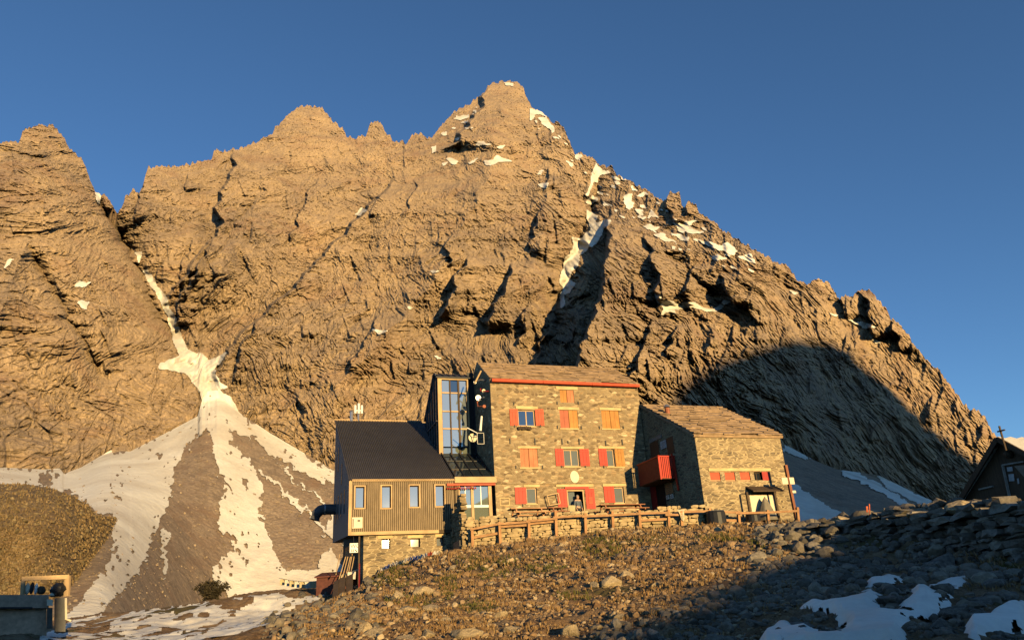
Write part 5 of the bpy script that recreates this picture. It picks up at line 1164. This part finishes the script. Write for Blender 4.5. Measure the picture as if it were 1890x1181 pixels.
# ------------------------------------------------------------------ around the wing
def world_z(u_, d_): p = L2W(u_, d_, 0); return float(ground_z(p[0], p[1]))
d_ = fd(16.6)+.5
sg = thing('signpost', 'tall dark wooden signpost with cream plates at the corner of the wing', 'signpost', (loc(1470, 962, d_)[0], d_, loc(1470, 965, d_)[1]))
A, B = loc(1471, 962, d_), loc(1449.5, 858, d_); mb = MB(); mb.bar((A[0], d_, A[1]-.4), (B[0], d_, B[1]), .17, .17, (0, 1, 0)); part('pole', mb, mat_wood('post wood', (.26, .10, .05), .3), sg)
for x0, y0, x1, y1 in [(1443, 881, 1453.6, 893.4), (1457, 881, 1465.4, 893.4), (1462, 905, 1468.6, 909.6)]:
    mb = MB(); fbox(mb, front(d_-.1), *rc(x0, y0, x1, y1, d_-.1), 0, .03); part('plate', mb, MCREAM, sg)
for nm, lb, x, y, r_, dy in [('barrel', 'large round black barrel behind the fence left of the wing hatch', 1323, 962, .58, -.75), ('barrel', 'smaller black barrel behind the fence below the draped tarp', 1391, 963, .45, -.75)]:
    dq = -7.4; u_, z_ = loc(x, y, dq); t = thing(nm, lb, 'barrel', (u_, dq, z_-r_), 'black barrels beside the wing'); mb = MB(); H = r_*1.05
    prof = [(.86, -1), (.97, -.8), (1, -.3), (1, .3), (.97, .8), (.86, 1)]; n = 16; vs = [(u_+r_*a*math.cos(k*2*math.pi/n), dq+r_*a*math.sin(k*2*math.pi/n), z_+H*b) for a, b in prof for k in range(n)]
    mb.add(vs, [(i*n+k, i*n+(k+1) % n, (i+1)*n+(k+1) % n, (i+1)*n+k) for i in range(5) for k in range(n)]+[tuple(range(5*n, 6*n)), tuple(range(n))[::-1]]); part('drum', mb, MBLACK, t)
    mb = MB(); mb.tube([(u_, dq, z_+H*.95), (u_, dq, z_+H*1.02)], r_*.9, 16); part('lid', mb, MGREY, t)
mb = MB(); dq = -7.0; pk = loc(1411, 915.5, dq); b0 = loc(1398, 944, dq); b1 = loc(1431, 945, dq); rg = random.Random(4)
n = 18; rings = []
for r_ in range(7):
    f = r_/6; ring = []
    for k in range(n):
        a = k*2*math.pi/n; w_ = (b1[0]-b0[0])/2*f**.75; cxx = pk[0]+((b0[0]+b1[0])/2-pk[0])*f
        ring.append((cxx+w_*math.cos(a)*(1+.12*math.sin(5*a)), dq+.55*f*math.sin(a)*(1+.15*math.sin(5*a)), pk[1]+(min(b0[1], b1[1])-.5-pk[1])*f))
    rings += ring
mb.add(rings, [(i*n+k, i*n+(k+1) % n, (i+1)*n+(k+1) % n, (i+1)*n+k) for i in range(6) for k in range(n)])
solid('tarpaulin', mb, plain('grey tarpaulin', (.20, .175, .13), .7, .2, 3), 'grey tarpaulin draped to a peak in front of the wing hatch', 'tarp', (pk[0], dq, b0[1]-.5), smooth=True)
mk = thing('trail_marker', 'pair of orange red marker stakes standing on the stone wall', 'marker', tuple(gat(1604, 951, 33)), world=True)
for a, b, r_ in [((1600.5, 945), (1600, 934), .035), ((1605.5, 953), (1604.5, 929.5), .018)]:
    A, B = gat(*a, 33), gat(*b, 33); mb = MB(); mb.bar(A, B, r_*2, r_, (0, 1, 0)); part('stake', mb, plain('marker paint', (.45, .09, .03), .6), mk)

# ------------------------------------------------------------------ chapel at the far right
PHI = rad(20); ng = np.array([-math.cos(PHI), -math.sin(PHI), 0]); bdir = -ng; adir = np.array([math.sin(PHI), -math.cos(PHI), 0])
APX = gat(1850, 808, 38)
def onG(x, y, off=0.):
    q = ray(np.array(float(x)), np.array(float(y))); P = q*(((APX+ng*off)@ng)/(q@ng)); return P
LF = onG(1776, 930); wL = (LF-APX)@adir; hL = LF[2]-APX[2]
slope = hL/wL
CB = (float(APX[0]), float(APX[1]), float(APX[2]-4.2))
ch = thing('chapel', 'small dark wooden chapel with steep roof at the right edge', 'chapel', CB, world=True)
wd_ = abs(wL)*1.0
def G(a, z, off=0.): return tuple(APX+adir*a+np.array([0, 0, z])+ng*off)
mb = MB(); LEN = 6.0
hb = -abs(slope)*wd_
fr_ = [G(-wd_, hb, 0), G(wd_, hb, 0), G(0, -.05, 0)]
mb.add([G(-wd_+.15, hb-1.5), G(wd_-.15, hb-1.5), G(wd_-.15, hb+.15), G(0, -.1), G(-wd_+.15, hb+.15)]+[G(-wd_+.15, hb-1.5, -LEN), G(wd_-.15, hb-1.5, -LEN), G(wd_-.15, hb+.15, -LEN), G(0, -.1, -LEN), G(-wd_+.15, hb+.15, -LEN)],
       [(0, 1, 2, 3, 4), (9, 8, 7, 6, 5), (0, 5, 6, 1), (1, 6, 7, 2), (4, 9, 5, 0)]); part('wall', mb, MDWOOD, ch)
mb = MB()
for s in (-1, 1):
    n = 40; vs = []
    for j_ in range(2):
        for i in range(n+1):
            off = .35-(LEN+.7)*i/n; rp = .035*math.sin(i*math.pi/2*1.0)
            a, z = (0, .03) if j_ == 0 else (s*(wd_+.25), .03-abs(slope)*(wd_+.25)); vs.append(np.array(G(a, z+rp, off)))
    mb.add(vs, [(i, i+1, n+2+i, n+1+i) for i in range(n)])
part('roof', mb, plain('pale corrugated sheet', (.62, .58, .50), .45, .1), ch)
mb = MB()
for s in (-1, 1): mb.bar(G(0, -.05, .33), G(s*(wd_+.25), -.05-abs(slope)*(wd_+.25), .33), .1, .2)
part('barge_board', mb, MDWOOD, ch)
mb = MB(); P = [onG(1850.5, 858, .06), onG(1866.5, 930, .06), onG(1890, 851.5, .06)]
mb.bar(P[0], P[1], .09, .06); mb.bar(P[0], P[2], .09, .06); part('door_frame', mb, plain('weathered pale wood', (.30, .27, .23), .8), ch)
for q_ in [(1861, 875, 1871, 887), (1877, 883, 1880, 892), (1858, 862, 1868, 869)]:
    mb = MB(); mb.add([onG(q_[0], q_[1], .05), onG(q_[2], q_[1]-1, .05), onG(q_[2]+1.5, q_[3], .05), onG(q_[0]+1.5, q_[3]+1, .05)], [(0, 1, 2, 3)]); part('notice', mb, plain('grey notice', (.40, .40, .40), .7), ch)
mb = MB(); mb.add([onG(1872, 860, .05), onG(1890, 858, .05), onG(1890, 880, .05)], [(0, 1, 2)]); part('pane', mb, plain('dull pane', (.20, .17, .13), .4), ch)
mb = MB(); mb.bar(onG(1807, 903, .05), onG(1833, 897, .05), .08, .06); part('ledge', mb, plain('weathered pale wood', (.30, .27, .23), .8), ch)
mb = MB(); mb.blob(onG(1862, 838, .12), (.22, .12, .16), 3, 6, .1); part('emblem', mb, MDWOOD, ch)
cr = thing('cross', 'thin iron cross fixed to the apex of the chapel', 'cross', tuple(onG(1857, 830, .4)), world=True)
mb = MB(); mb.bar(onG(1857, 831, .45), onG(1844.2, 786, .45), .06); part('upright', mb, MDWOOD, cr)
mb = MB(); mb.bar(onG(1841, 796.5, .48), onG(1854.6, 793, .48), .055); part('cross_arm', mb, MDWOOD, cr)

# ------------------------------------------------------------------ hut at the lower left corner
SD = 38.0
sh = thing('lean_to_hut', 'low dark grey hut with flat roof at the lower left corner', 'hut', tuple(gat(60, 1178, SD)), world=True)
def hb_(x0, y0, x1, y1, depth, near=0.):
    A = gat(x0, y0, SD-near); B = gat(x1, y0, SD-near); Cc = gat(x1, y1, SD-near); Dd = gat(x0, y1, SD-near)
    bk_ = np.array([A[0], A[1], 0])/SD*depth; mb = MB(); mb.add([A, B, Cc, Dd, A+bk_, B+bk_, Cc+bk_, Dd+bk_], [(0, 1, 2, 3), (7, 6, 5, 4), (0, 4, 5, 1), (1, 5, 6, 2), (2, 6, 7, 3), (3, 7, 4, 0)]); return mb
part('wall', hb_(-70, 1121, 86, 1200, 3), plain('warm grey boards', (.46, .32, .21), .8), sh); part('roof', hb_(-75, 1097, 90, 1121.5, 3.4, .25), plain('old grey roofing', (.36, .26, .18), .8), sh)
part('door', hb_(86.4, 1121, 97, 1159, .4, .3), plain('green grey door', (.08, .078, .062), .6), sh); part('panel', hb_(86.5, 1105.5, 97.5, 1117, .2, .45), MCREAM, sh)
part('buttress', hb_(101, 1103, 121, 1165, 2.5, -.1), plain('dark tarp', (.05, .05, .052), .5), sh)
part('gutter', hb_(-70, 1119.5, 60, 1122.5, .1, .35), MBLACK, sh)
A = gat(121.5, 1103, SD-.1); B = gat(122, 1142, SD-.1); mb = MB(); mb.tube([A, B, gat(131, 1145, SD-.1)], .045, 6); part('pipe', mb, MCREAM, sh)
fr2 = thing('storage_rack', 'open pale timber rack holding clutter on top of the corner hut', 'frame', tuple(gat(80, 1098, SD+.4)), world=True)
for nm, a, b, w_ in [('post', (123, 1100), (125.5, 1062), .2), ('post', (41, 1103), (43, 1071), .13), ('beam', (40, 1068), (127, 1064), .17)]:
    mb = MB(); mb.bar(gat(*a, SD+.4), gat(*b, SD+.4), w_, .12, (0, 1, 0)); part(nm, mb, MTRIMV if nm == 'post' else MTRIM, fr2)
for nm, lb, ct, x, y, w_, hgt, m_ in [('milk_can', 'narrow cream can at the left end of the hut roof clutter', 'can', 49, 1088, 3.5, 13, MCREAM), ('sack', 'narrow dark sack second from left on the hut roof', 'sack', 57, 1087, 3, 13, MBLACK), ('sack', 'pale grey sack in the middle of the hut roof', 'sack', 65, 1088, 2.5, 12, MWHITE), ('sack', 'low wide brown sack on the hut roof', 'sack', 75, 1090, 6, 9, MDWOOD), ('rolled_tarp', 'big dark rolled bundle at the right of the hut roof', 'bundle', 106, 1090, 11, 15, MBLACK), ('sack', 'pale crumpled sack in front of the dark bundle', 'sack', 98, 1098, 6, 5, MCREAM)]:
    A = gat(x, y+hgt*.7, SD+.5); B = gat(x, y-hgt, SD+.5); r_ = w_*SD/1400; zc = (A[2]+B[2])/2; zh = abs(A[2]-B[2])/2
    mb = MB(); mb.blob((A[0], A[1], zc), (r_, r_, zh), x, 8, .14); o = link(nm, mb.mesh(nm, m_, (A[0], A[1], zc-zh))); o.location = (A[0], A[1], zc-zh); o['label'] = lb; o['category'] = ct

# ================================================================== STONES, DRY WALL, GRASS
import bmesh
def ico(sub):
    bm = bmesh.new(); bmesh.ops.create_icosphere(bm, subdivisions=sub, radius=1)
    v = np.array([x.co for x in bm.verts]); f = np.array([[q.index for q in p.verts] for p in bm.faces]); bm.free(); return v, f
IV2, IF2 = ico(4); IV1, IF1 = ico(2)
def rock(v, rg, planes=13, rough=.03):
    n = rg.normal(size=(planes, 3)); n /= np.linalg.norm(n, axis=1)[:, None]; d = rg.uniform(.55, .95, planes)
    k = v@n.T; r = np.where(k > .05, d/np.maximum(k, .05), 9).min(1); r = np.minimum(r, 1.15)
    o = v*r[:, None]
    if rough: o = o*(1+rough*(fbm(o[:, 0]*2.2+5, o[:, 1]*2.2+o[:, 2]*1.7, 4, int(rg.integers(999))))[:, None])
    return o
def mat_stone(name, cols, k=1.0, isl=True):
    t = NT(name); g = t.n('NewGeometry'); f = t.noise(t.co, 5*k, 6, .7); b = t.noise(t.co, 1.4*k, 4)
    if isl: c = t.ramp(g.outputs['Random Per Island'], [(i/(len(cols)-1), x) for i, x in enumerate(cols)])
    else: c = t.ramp(b, [(.3+.4*i/(len(cols)-1), x) for i, x in enumerate(cols)])
    c = t.mix(1, c, t.ramp(f, [(.28, .55), (.72, 1.3)]), 'MULTIPLY'); t.bump(f, .8, .05/k)
    return t.fin(c, .92)
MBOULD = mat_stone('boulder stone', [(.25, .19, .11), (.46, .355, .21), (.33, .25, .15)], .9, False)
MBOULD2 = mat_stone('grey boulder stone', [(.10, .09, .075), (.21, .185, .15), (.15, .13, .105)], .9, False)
MGRAV = mat_stone('gravel stones', [(.13, .075, .038), (.24, .15, .075), (.30, .20, .11), (.18, .11, .055), (.46, .35, .21), (.22, .135, .07)], 4)
MRUB = mat_stone('rubble stones', [(.07, .062, .05), (.15, .13, .10), (.22, .18, .13), (.11, .095, .075), (.27, .23, .17)], 2)
MDRY = mat_stone('dry wall stones', [(.10, .088, .07), (.22, .19, .155), (.15, .13, .105), (.29, .255, .205), (.18, .155, .125)], 2)

# dry stone wall across the right foreground
wt = [(1462, 985, 33), (1500, 975, 32.5), (1540, 964, 32), (1600, 954, 31), (1680, 950, 29.5), (1750, 941, 28), (1820, 935, 26.5), (1915, 926, 25)]
wb = [(1462, 1004), (1500, 1022), (1540, 1032), (1600, 1046), (1680, 1060), (1750, 1064), (1820, 1068), (1915, 1078)]
TW = [gat(x, y, D) for x, y, D in wt]; BWp = [gat(x, y, D-.4) for (x, y), (_, _, D) in zip(wb, wt)]
path = [(p[0], p[1]) for p in TW]; seg = np.r_[0, np.cumsum([math.dist(path[i], path[i+1]) for i in range(len(path)-1)])]; seg /= seg[-1]
z1f = lambda f: float(np.interp(f, seg, [p[2] for p in TW])); z0f = lambda f: float(np.interp(f, seg, [p[2] for p in BWp]))-.3
mb = stones_wall(path, z0f, z1f, .75, .18, .55, 21, .12)
core = [Vector((a, b, 0)) for a, b in path]
for i in range(len(path)-1):
    a, b = TW[i], TW[i+1]; za, zb3 = z0f(seg[i]), z0f(seg[i+1])
    mb.add([(a[0], a[1], za-.5), (b[0], b[1], zb3-.5), (b[0], b[1], b[2]-.12), (a[0], a[1], a[2]-.12)], [(0, 1, 2, 3)])
base_ = tuple(BWp[4]); o = link('dry_stone_wall', mb.mesh('dry_stone_wall', MDRY, base_)); o.location = base_
o['label'] = 'long dark dry stone wall crossing the right foreground in shade'; o['category'] = 'wall'

# boulders one can tell apart
protoB = [fast_mesh('boulder', rock(IV2, np.random.default_rng(100+k), 12+k % 5), IF2, MBOULD, False) for k in range(7)]
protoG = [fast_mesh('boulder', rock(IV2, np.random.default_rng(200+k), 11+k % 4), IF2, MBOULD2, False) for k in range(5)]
SH = 'small pale stone lying among the gravel of the sunlit mound'; SG = 'grey boulder lying in the shaded rubble below the dry stone wall'
BL = [(733, 1103, 30, .85, 'p', 'rounded pale boulder below the fallen flags on the left flank of the mound'), (778, 1091, 46, .5, 'p', 'long pale slab beside the rounded boulder on the left flank'),
    (668, 1163, 26, 1.1, 'p', 'upright pale boulder at the lower left foot of the mound'), (690, 1172, 36, .8, 'p', 'broad pale boulder cut by the bottom edge, left foot of the mound'),
    (795, 1121, 30, .7, 'p', SH), (755, 1124, 28, .6, 'p', SH), (921, 1135, 28, .7, 'p', 'pale stone alone in mid slope straight below the lodge corner'), (854, 1028, 22, .7, 'p', 'pale stone on the crest next to the first fence post'),
    (784, 1049, 15, .9, 'p', SH), (836, 1047, 16, .6, 'p', SH), (790, 1170, 24, .9, 'p', SH), (864, 1166, 48, .55, 'p', 'wide pale rock half sunk in gravel at the bottom centre left'), (750, 1179, 40, .5, 'p', SH), (947, 1161, 28, .6, 'p', SH),
    (1128, 1072, 40, .6, 'p', 'largest pale outcrop in the middle of the sunlit mound'), (1156, 1062, 34, .7, 'p', 'pale outcrop rock leaning on the largest outcrop of the mound'), (1100, 1078, 22, .6, 'p', SH),
    (1057, 1165, 32, .95, 'p', 'round pale boulder at the bottom edge in the middle of the mound'), (1100, 1156, 22, .6, 'p', SH), (1263, 1127, 24, .9, 'p', 'pale boulder just above the shadow edge on the mound'), (1145, 1136, 18, .8, 'p', SH), (1291, 1040, 14, .7, 'p', SH),
    (1034, 1006, 16, .7, 'p', SH), (1072, 1003, 18, .7, 'p', SH), (1002, 1121, 34, .5, 'p', SH), (640, 1150, 18, .8, 'p', SH), (870, 1100, 18, .7, 'p', SH), (980, 1070, 16, .7, 'p', SH), (1210, 1080, 14, .8, 'p', SH), (1350, 1030, 13, .8, 'p', SH), (1190, 1150, 20, .7, 'p', SH), (820, 1145, 20, .6, 'p', SH), (905, 1075, 15, .6, 'p', SH),
    (1428, 1004, 15, .9, 'p', 'pale rock at the sunlit left end of the rubble'), (1440, 1022, 18, .8, 'p', SH), (1430, 1040, 17, .8, 'p', SH), (1462, 1037, 14, 1.1, 'p', SH), (1445, 990, 18, .6, 'p', SH),
    (1570, 1047, 26, 1.0, 'g', 'light grey block in the rubble left below the wall'), (1522, 1075, 22, 1.2, 'g', 'upright light grey boulder beside the upper snow patch'), (1429, 1103, 27, .75, 'g', 'pale grey boulder isolated at the left in the shadow'),
    (1456, 1065, 28, .6, 'g', SG), (1497, 988, 52, .5, 'g', 'wide flat grey slab at the left end of the dry stone wall'), (1742, 1042, 56, .75, 'g', 'biggest dark boulder at the foot of the dry stone wall'), (1670, 1022, 30, .8, 'g', SG), (1612, 1037, 24, .8, 'g', SG),
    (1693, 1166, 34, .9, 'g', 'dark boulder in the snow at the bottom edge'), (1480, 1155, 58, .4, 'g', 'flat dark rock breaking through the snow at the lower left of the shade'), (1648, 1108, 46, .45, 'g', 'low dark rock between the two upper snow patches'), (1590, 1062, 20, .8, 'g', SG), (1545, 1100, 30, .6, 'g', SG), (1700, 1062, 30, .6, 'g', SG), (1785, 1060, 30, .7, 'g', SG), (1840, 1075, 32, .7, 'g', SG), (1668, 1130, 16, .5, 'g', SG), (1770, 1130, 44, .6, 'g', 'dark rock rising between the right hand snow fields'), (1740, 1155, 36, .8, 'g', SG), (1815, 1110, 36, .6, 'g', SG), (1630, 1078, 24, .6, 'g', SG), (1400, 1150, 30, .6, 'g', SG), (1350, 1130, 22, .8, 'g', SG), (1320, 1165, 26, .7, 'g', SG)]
seen = {}
for i, (x, y, wpx, asp, kind, lb) in enumerate(BL):
    P = gpoint(x, y+wpx*asp*.3); D = math.hypot(P[0], P[1]); r = wpx*D/1400*.56
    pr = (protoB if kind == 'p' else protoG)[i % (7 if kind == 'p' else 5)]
    o = bpy.data.objects.new('boulder', pr); C.objects.link(o)
    rgb = random.Random(i); o.rotation_euler = (rgb.uniform(-.25, .25), rgb.uniform(-.25, .25), rgb.uniform(0, 6.3)); o.scale = (r, r*rgb.uniform(.75, 1.0), r*asp*.95); o.location = (P[0], P[1]+r*.3, P[2]+r*asp*.3)
    o['label'] = lb; o['category'] = 'boulder'
    if lb in (SH, SG): o['group'] = 'pale stones on the mound' if lb == SH else 'grey boulders in the rubble'
for i, (x, y, wpx, asp, D, lb) in enumerate([(1771, 940, 46, .5, 27.6, 'big sunlit boulder on top of the dry stone wall in front of the chapel'), (1697, 951, 36, .35, 29, 'flat sunlit slab on the wall top, left of the big boulder'), (1731, 947, 20, .65, 28.3, 'sunlit stone on the wall top between slab and big boulder'), (1848, 944, 27, .85, 26.2, 'angular sunlit rock on the wall top under the chapel door'), (1825, 939, 15, .8, 26.5, 'small sunlit stone on the wall top under the chapel'), (1552, 959, 28, .4, 32, 'flat sunlit stone near the left end of the wall top'), (1587, 957, 12, .7, 31.3, 'small round sunlit stone on the wall top left of the marker stakes'), (1873, 938, 30, .35, 25.8, 'flat pale stone at the right end of the wall top')]):
    P = gat(x, y, D); r = wpx*D/1400*.56; o = bpy.data.objects.new('boulder', protoB[(i+2) % 7]); C.objects.link(o); o.location = tuple(P); o.scale = (r, r*.8, r*asp); o.rotation_euler = (.1, .1, i*1.7)
    o['label'] = lb; o['category'] = 'boulder'

def scatter(name, n, region, size, mat, seed, protos=10, flat=(.4, .9), sink=.25):
    rg = np.random.default_rng(seed); pro = [rock(IV1, rg, 7, 0) for _ in range(protos)]
    x = rg.uniform(region[0], region[1], n*4); D = np.exp(rg.uniform(np.log(region[2]), np.log(region[3]), n*4))
    q = ray(x, 1050+0*x); az = np.arctan2(q[:, 0], q[:, 1]); X, Y = np.sin(az)*D, np.cos(az)*D; Z = ground_z(X, Y)
    px_, py_ = proj(np.stack([X, Y, Z], -1)); keep = region[4](px_, py_, X, Y, rg) & (py_ < 1200)
    idx = np.nonzero(keep)[0][:n]; V = []; F = []; o_ = 0
    for k, i in enumerate(idx):
        s = D[i]/1400*size(rg); v = pro[k % protos]*np.array([s, s*rg.uniform(.6, 1), s*rg.uniform(*flat)])
        a, b = rg.uniform(0, 6.3), rg.normal()*.3; ca, sa, cb, sb = math.cos(a), math.sin(a), math.cos(b), math.sin(b)
        v = v@np.array([[ca, sa, 0], [-sa, ca, 0], [0, 0, 1]])@np.array([[1, 0, 0], [0, cb, sb], [0, -sb, cb]])
        V.append(v+np.array([X[i], Y[i], Z[i]+s*sink])); F.append(IF1+o_); o_ += len(v)
    return link(name, fast_mesh(name, np.concatenate(V), np.concatenate(F), mat, False), kind='stuff')
def onmound(px_, py_, X, Y, rg):
    left_edge = np.interp(py_, [1000, 1060, 1181], [840, 690, 560]); u_ = (np.stack([X, Y], -1)-ORG[:2])@ud[:2]; d_ = (np.stack([X, Y], -1)-ORG[:2])@dd[:2]
    okb = d_ < np.where(u_ < -2.9, .05, fd(u_)+.3)
    return (px_ > left_edge-60) & okb & (px_ < 1470+rg.uniform(-40, 40, len(px_))) & (fbm(X/2.2, Y/2.2, 3, 800) > rg.uniform(-1.0, .55, len(px_)))
scatter('gravel', 19000, (500, 1490, 8.5, 47, onmound), lambda r: float(np.clip(r.lognormal(.8, .5), 1.0, 9)), MGRAV, 31)
def rubbleR(px_, py_, X, Y, rg):
    d_ = (np.stack([X, Y], -1)-ORG[:2])@dd[:2]
    low = np.interp(px_, [1380, 1450, 1560, 1650, 1780, 1900], [1181, 1120, 1090, 1080, 1062, 1050]); m = (px_ > 1395) & (py_ < low+rg.uniform(-14, 14, len(px_))) & (d_ < -8.8)
    snow = np.zeros(len(px_), bool)
    for p in NS: snow |= inpoly(px_, py_, p)
    rocky = np.zeros(len(px_), bool)
    for p in NH: rocky |= inpoly(px_, py_, p)
    return (m | (rocky & (rg.random(len(px_)) < .8)) | ((px_ > 1080) & (py_ > 1190-(px_-1050)*.381) & ~snow & (fbm(X/1.3, Y/1.3, 3, 820) > -.05))) & (~snow | rocky)
scatter('rubble', 6000, (1080, 1915, 8.5, 42, rubbleR), lambda r: float(np.clip(r.lognormal(1.45, .55), 1.5, 17)), MRUB, 33, 14)
def rubL(px_, py_, X, Y, rg): return (px_ > 480) & (px_ < 700) & (py_ > np.interp(px_, [480, 560, 620, 700], [1150, 1095, 1075, 1060])) & (rg.random(len(px_)) < .75)
scatter('rubble', 1500, (470, 720, 13, 52, rubL), lambda r: float(np.clip(r.lognormal(1.3, .5), 1.5, 12)), MRUB, 35, 12)

def tufts(name, n, region, hpx, mat, seed, blades=5):
    rg = np.random.default_rng(seed); m = n*5
    x = rg.uniform(region[0], region[1], m); D = np.exp(rg.uniform(np.log(region[2]), np.log(region[3]), m)); q = ray(x, 1050+0*x); az = np.arctan2(q[:, 0], q[:, 1])
    X, Y = np.sin(az)*D, np.cos(az)*D; Z = ground_z(X, Y); px_, py_ = proj(np.stack([X, Y, Z], -1)); idx = np.nonzero(region[4](px_, py_, X, Y, rg) & (py_ < 1200))[0][:n]
    X, Y, Z, D = (np.repeat(a[idx], blades) for a in (X, Y, Z, D)); k = len(X)
    h = D/1400*rg.uniform(.5, 1.2, k)*hpx; a = rg.uniform(0, 6.28, k); l = h*rg.uniform(.2, .9, k); wv = h*rg.uniform(.10, .22, k)
    bx, by = X+rg.normal(size=k)*h*.25, Y+rg.normal(size=k)*h*.25; dx, dy = np.cos(a), np.sin(a)
    V = np.stack([np.stack([bx-dy*wv, by+dx*wv, Z-.01], -1), np.stack([bx+dy*wv, by-dx*wv, Z-.01], -1), np.stack([bx+dx*l, by+dy*l, Z+h], -1)], 1).reshape(-1, 3)
    return link(name, fast_mesh(name, V, np.arange(3*k).reshape(-1, 3), mat, False), kind='stuff')
def mat_grass(name, cols):
    t = NT(name); g = t.n('NewGeometry'); c = t.ramp(g.outputs['Random Per Island'], [(i/(len(cols)-1), x) for i, x in enumerate(cols)]); return t.fin(c, .9)
MG1 = mat_grass('dry grass', [(.15, .075, .03), (.28, .165, .065), (.38, .25, .11), (.20, .115, .05)]); MG2 = mat_grass('green moss', [(.06, .065, .015), (.11, .10, .025), (.085, .085, .02)])
def dryreg(px_, py_, X, Y, rg): return (fbm(X/1.7, Y/1.7, 3, 870) > .02) & onmound(px_, py_, X, Y, rg) | ((px_ > 1780) & (py_ > 990) & (py_ < 1090) & (rg.random(len(px_)) < .5))
tufts('grass', 10500, (500, 1900, 8.5, 47, dryreg), 6.5, MG1, 41)
GP = [(760, 1110, 60, 20), (900, 1060, 60, 12), (1000, 1050, 50, 10), (1200, 1000, 60, 10), (1330, 995, 50, 8), (880, 1120, 40, 14), (1060, 1100, 40, 10), (1112, 1012, 45, 28), (715, 1062, 55, 26), (825, 1082, 24, 26), (935, 1038, 26, 12), (1400, 1005, 24, 14), (870, 1040, 40, 14), (1860, 1040, 40, 30), (1000, 1030, 20, 8)]
def greenreg(px_, py_, X, Y, rg):
    m = np.zeros(len(px_), bool)
    for x, y, a, b in GP: m |= (((px_-x)/a)**2+((py_-y)/b)**2 < rg.uniform(.1, 1.1, len(px_))) & ((a < 56) | (rg.random(len(px_)) < .5))
    return m
tufts('moss', 8000, (640, 1900, 8.5, 47, greenreg), 6.5, MG2, 43)

# dark bush at the foot of the scree
P = gpoint(390, 1108); bt = thing('bush', 'dark leafless bush in front of the scree at the lower left', 'bush', tuple(P), world=True)
rg = np.random.default_rng(5); k = 1500; v = rg.normal(size=(k, 3)); v /= np.linalg.norm(v, axis=1)[:, None]; v *= rg.uniform(.35, 1, (k, 1)); D = math.hypot(P[0], P[1]); s = D/1400
c = P+np.stack([v[:, 0]*24*s*(1+.4*np.sin(v[:, 2]*4)), v[:, 1]*20*s, 15*s+v[:, 2]*17*s], -1); dl_ = rg.normal(size=(k, 2, 3))*2.4*s
me = fast_mesh('foliage', np.stack([c, c+dl_[:, 0], c+dl_[:, 1]], 1).reshape(-1, 3)-P, np.arange(3*k).reshape(-1, 3), plain('bush leaves', (.035, .028, .014), .9), False); link('foliage', me, bt)
mb = MB()
for i in range(9): a = i*.7; mb.tube([P, P+np.array([math.cos(a)*12*s, math.sin(a)*10*s, (14+8*math.sin(i*3))*s])], .8*s, 5, .3*s)
part('stem', mb, MDWOOD, bt)

# loose blocks on the scree fan and turf and stones on the grassy hill
def scatter_on(name, V, n, size, mat, seed, sub=None, flat=(.5, 1.0), r0=0, r1=None, keep=None):
    rg = np.random.default_rng(seed); pro = [rock(IV1, rg, 7, 0)[:] for _ in range(10)]; nr, nc = V.shape[:2]
    i = rg.integers(r0, (r1 or nr)-1, n); j = rg.integers(0, nc-1, n); a, b = rg.random((n, 1)), rg.random((n, 1))
    P = V[i, j]*(1-a)*(1-b)+V[i+1, j]*a*(1-b)+V[i, j+1]*(1-a)*b+V[i+1, j+1]*a*b
    if keep is not None: P = P[keep(P, rg)]
    Vs = []; Fs = []; o_ = 0
    for k, p in enumerate(P):
        sz = math.hypot(p[0], p[1])/1400*size(rg); t_ = rg.uniform(0, 6.3); c_, s_ = math.cos(t_), math.sin(t_)
        v = (pro[k % 10]*np.array([sz, sz*rg.uniform(.6, 1), sz*rg.uniform(*flat)]))@np.array([[c_, s_, 0], [-s_, c_, 0], [0, 0, 1]])
        Vs.append(v+p); Fs.append(IF1+o_); o_ += len(v)
    return link(name, fast_mesh(name, np.concatenate(Vs), np.concatenate(Fs), mat, False), kind='stuff')
MSCR = mat_stone('scree blocks', [(.14, .105, .075), (.27, .20, .135), (.36, .27, .18), (.20, .15, .105)], .6)
def notclean(P, rg):
    x, y = proj(P); return (fbm(x/50, y/70, 3, 900) > rg.uniform(-.9, .6, len(x))) & (x < 640)
scatter_on('scree_blocks', VSC, 8500, lambda r: float(np.clip(r.lognormal(.05, .5), .5, 4.5)), MSCR, 51, keep=notclean)
scatter_on('hill_stones', VH, 3800, lambda r: float(np.clip(r.lognormal(.25, .5), .6, 5)), mat_stone('hill stones', [(.09, .065, .033), (.16, .12, .06), (.27, .205, .11), (.12, .09, .043)], .8), 53, r0=60)
rg = np.random.default_rng(55); n = 14000; i = rg.integers(50, nrh-1, n); j = rg.integers(0, VH.shape[1]-1, n); P = VH[i, j]+rg.normal(size=(n, 3))*.2; D = np.hypot(P[:, 0], P[:, 1])
h = D/1400*rg.uniform(1.5, 4.5, n); a = rg.uniform(0, 6.28, n); wv = h*.35
V = np.stack([P+np.stack([-np.sin(a)*wv, np.cos(a)*wv, 0*h-.05], -1), P+np.stack([np.sin(a)*wv, -np.cos(a)*wv, 0*h-.05], -1), P+np.stack([np.cos(a)*h*.5, np.sin(a)*h*.5-.1, h], -1)], 1).reshape(-1, 3)
link('grass', fast_mesh('grass', V, np.arange(3*n).reshape(-1, 3), mat_grass('hill grass', [(.10, .066, .03), (.18, .122, .058), (.26, .18, .09), (.13, .088, .04)]), False), kind='stuff')
